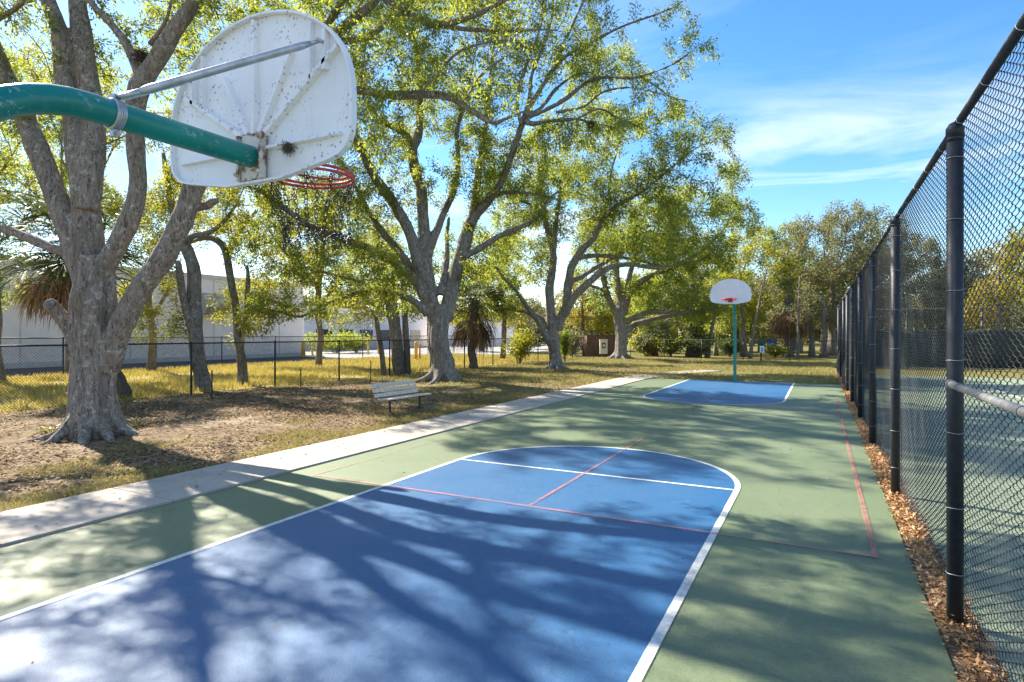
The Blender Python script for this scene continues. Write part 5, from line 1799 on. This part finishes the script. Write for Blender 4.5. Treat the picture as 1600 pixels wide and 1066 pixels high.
rng = np.random.default_rng(77)
nz = lambda x, y, s, o=0: noise.noise(Vector((x * s + o, y * s, o)))
pts = scatter(210000, (-16.3, -7.2, -2, 34), lambda x, y: min(1, max(.10, .55 + .9 * nz(x, y, .45) + .5 * nz(x, y, 1.7, 5))) * (1 if y < 16 else .5), rng)
litter_mesh("fallen_leaves", pts, .075, M["litter_brown"], .008, rng, label="brown fallen leaves scattered over the dirt under the oaks")
pts = np.column_stack([.735 + rng.normal(size=70000) * .045 + rng.uniform(-.05, .07, 70000), rng.uniform(.6, 31.5, 70000)])
keep = np.array([nz(0, y, 1.1) + .75 > rng.uniform(0, 1) * .75 and .63 < x < .85 + .04 * nz(x, y, 2) for x, y in pts])
litter_mesh("leaf_litter", pts[keep], .047, M["litter"], .016, rng, .9, "tan dry leaves banked along the foot of the tall fence")
pts = scatter(420, (-6, .62, 1.5, 23), lambda x, y: .12 + .5 * max(0, (x - .1)), rng)
litter_mesh("stray_leaves", pts, .05, M["litter"], .003, rng, .3, "few stray leaves lying on the court paint")
pts = scatter(900, (-7.1, -6.1, 0, 23), lambda x, y: .25, rng)
o = litter_mesh("stray_leaves", pts, .055, M["litter_brown"], .003, rng, .3, "stray leaves lying on the sidewalk"); o.location.z = .028


def blades(name, pts, h, wd, mat, rng, label):
    n = len(pts)
    z = np.array([ground_z(a, b) for a, b in pts])
    C = np.column_stack([pts, z])
    a = rng.uniform(0, 6.28, n)
    S = np.column_stack([np.cos(a), np.sin(a), np.zeros(n)])
    b = rng.uniform(0, 6.28, n)
    T = np.column_stack([np.cos(b) * .6, np.sin(b) * .6, np.ones(n)])
    H = (h * rng.uniform(.4, 1.3, n))[:, None]
    W = (wd * rng.uniform(.6, 1.3, n))[:, None]
    V = np.stack([C - S * W, C + S * W, C + T * H + S * W * .15, C + T * H - S * W * .15], 1)
    o = link(name, quad_mesh(name, V, mat)); tag(o, label, kind="stuff")


pts = scatter(150000, (-10.5, -7.2, -1, 16), lambda x, y: max(0, nz(x, y, .8, 3) * 1.5 + .10 + .55 * (x + 8.6)), rng)
blades("grass", pts, .055, .0045, M["grass_blade"], rng, "thin patchy grass along the sidewalk edge")
pts = scatter(190000, (-16, .6, 14, 44), lambda x, y: 0 if (-7.25 < x < .63 and y < 24.2) else max(0, .30 + nz(x, y, .4, 9) * 1.1 + min(.25, (y - 18) * .02)), rng)
blades("grass", pts, .085, .012, M["grass_blade"], rng, "worn yellow green lawn around and beyond the court")
pts = scatter(160000, (-29.5, -16.3, -2, 44), lambda x, y: max(.05, .55 + nz(x, y, .35, 14)), rng)
blades("grass", pts, .15, .016, M["verge_blade"], rng, "tall yellow sunlit grass strip between the two low fences")


def treeline():
    """Far-off woods that read as one mass."""
    rng = np.random.default_rng(5)
    C = []
    for k in range(120):
        u = -60 + k * 15.2 + rng.uniform(-8, 8); d = rng.uniform(92, 125)
        b = GD(u, d); hh = rng.uniform(4.5, 8.5) * (1.6 if u > 960 else 1)
        n = 900
        q = ellipsoid_points(n, rng) * np.array((3.6, 3.6, hh * .55)) + b + UP * hh * .5
        C.append(q)
    C = np.concatenate(C); C = C[C[:, 2] > .1]
    n = len(C); Ln = .8 * rng.uniform(.5, 1.3, n)
    o = link("distant_woods", quad_mesh("distant_woods", leaf_quads(C, rng.normal(size=(n, 3)), Ln, Ln * .6, rng=rng), M["leaf_olive"]))
    tag(o, "far olive treeline along the horizon", kind="stuff")


treeline()


# repeats of a kind share a group
GROUPS = {"oak_tree": "oaks in a row beside the court", "fence_oak": "slim oaks growing along the low fence", "sabal_palm": "cabbage palms", "verge_tree": "leafy trees on the grass strip behind the low fence",
          "moss_oak": "grey olive oaks beyond the far fence", "yellow_green_oak": "yellow green oaks beyond the far fence", "thin_tree": "thin trunks at the edge of the far woods",
          "woodland_tree": "trees of the far woods", "distant_tree": "trees far off behind the oaks", "court_side_tree": "trees beyond the tennis court", "shrub": "bushes along the fences and driveway",
          "bird_nest": "twig nests in the oaks", "low_chain_link_fence": "low black chain link fences", "strap_leaf_plant": "strap leaved clumps at the near oak", "basketball_hoop": "teal basketball hoops"}
for o in list(scene.objects):
    if o.parent is None and "label" in o and "group" not in o:
        g = GROUPS.get(o.name.split(".")[0])
        if g: o["group"] = g
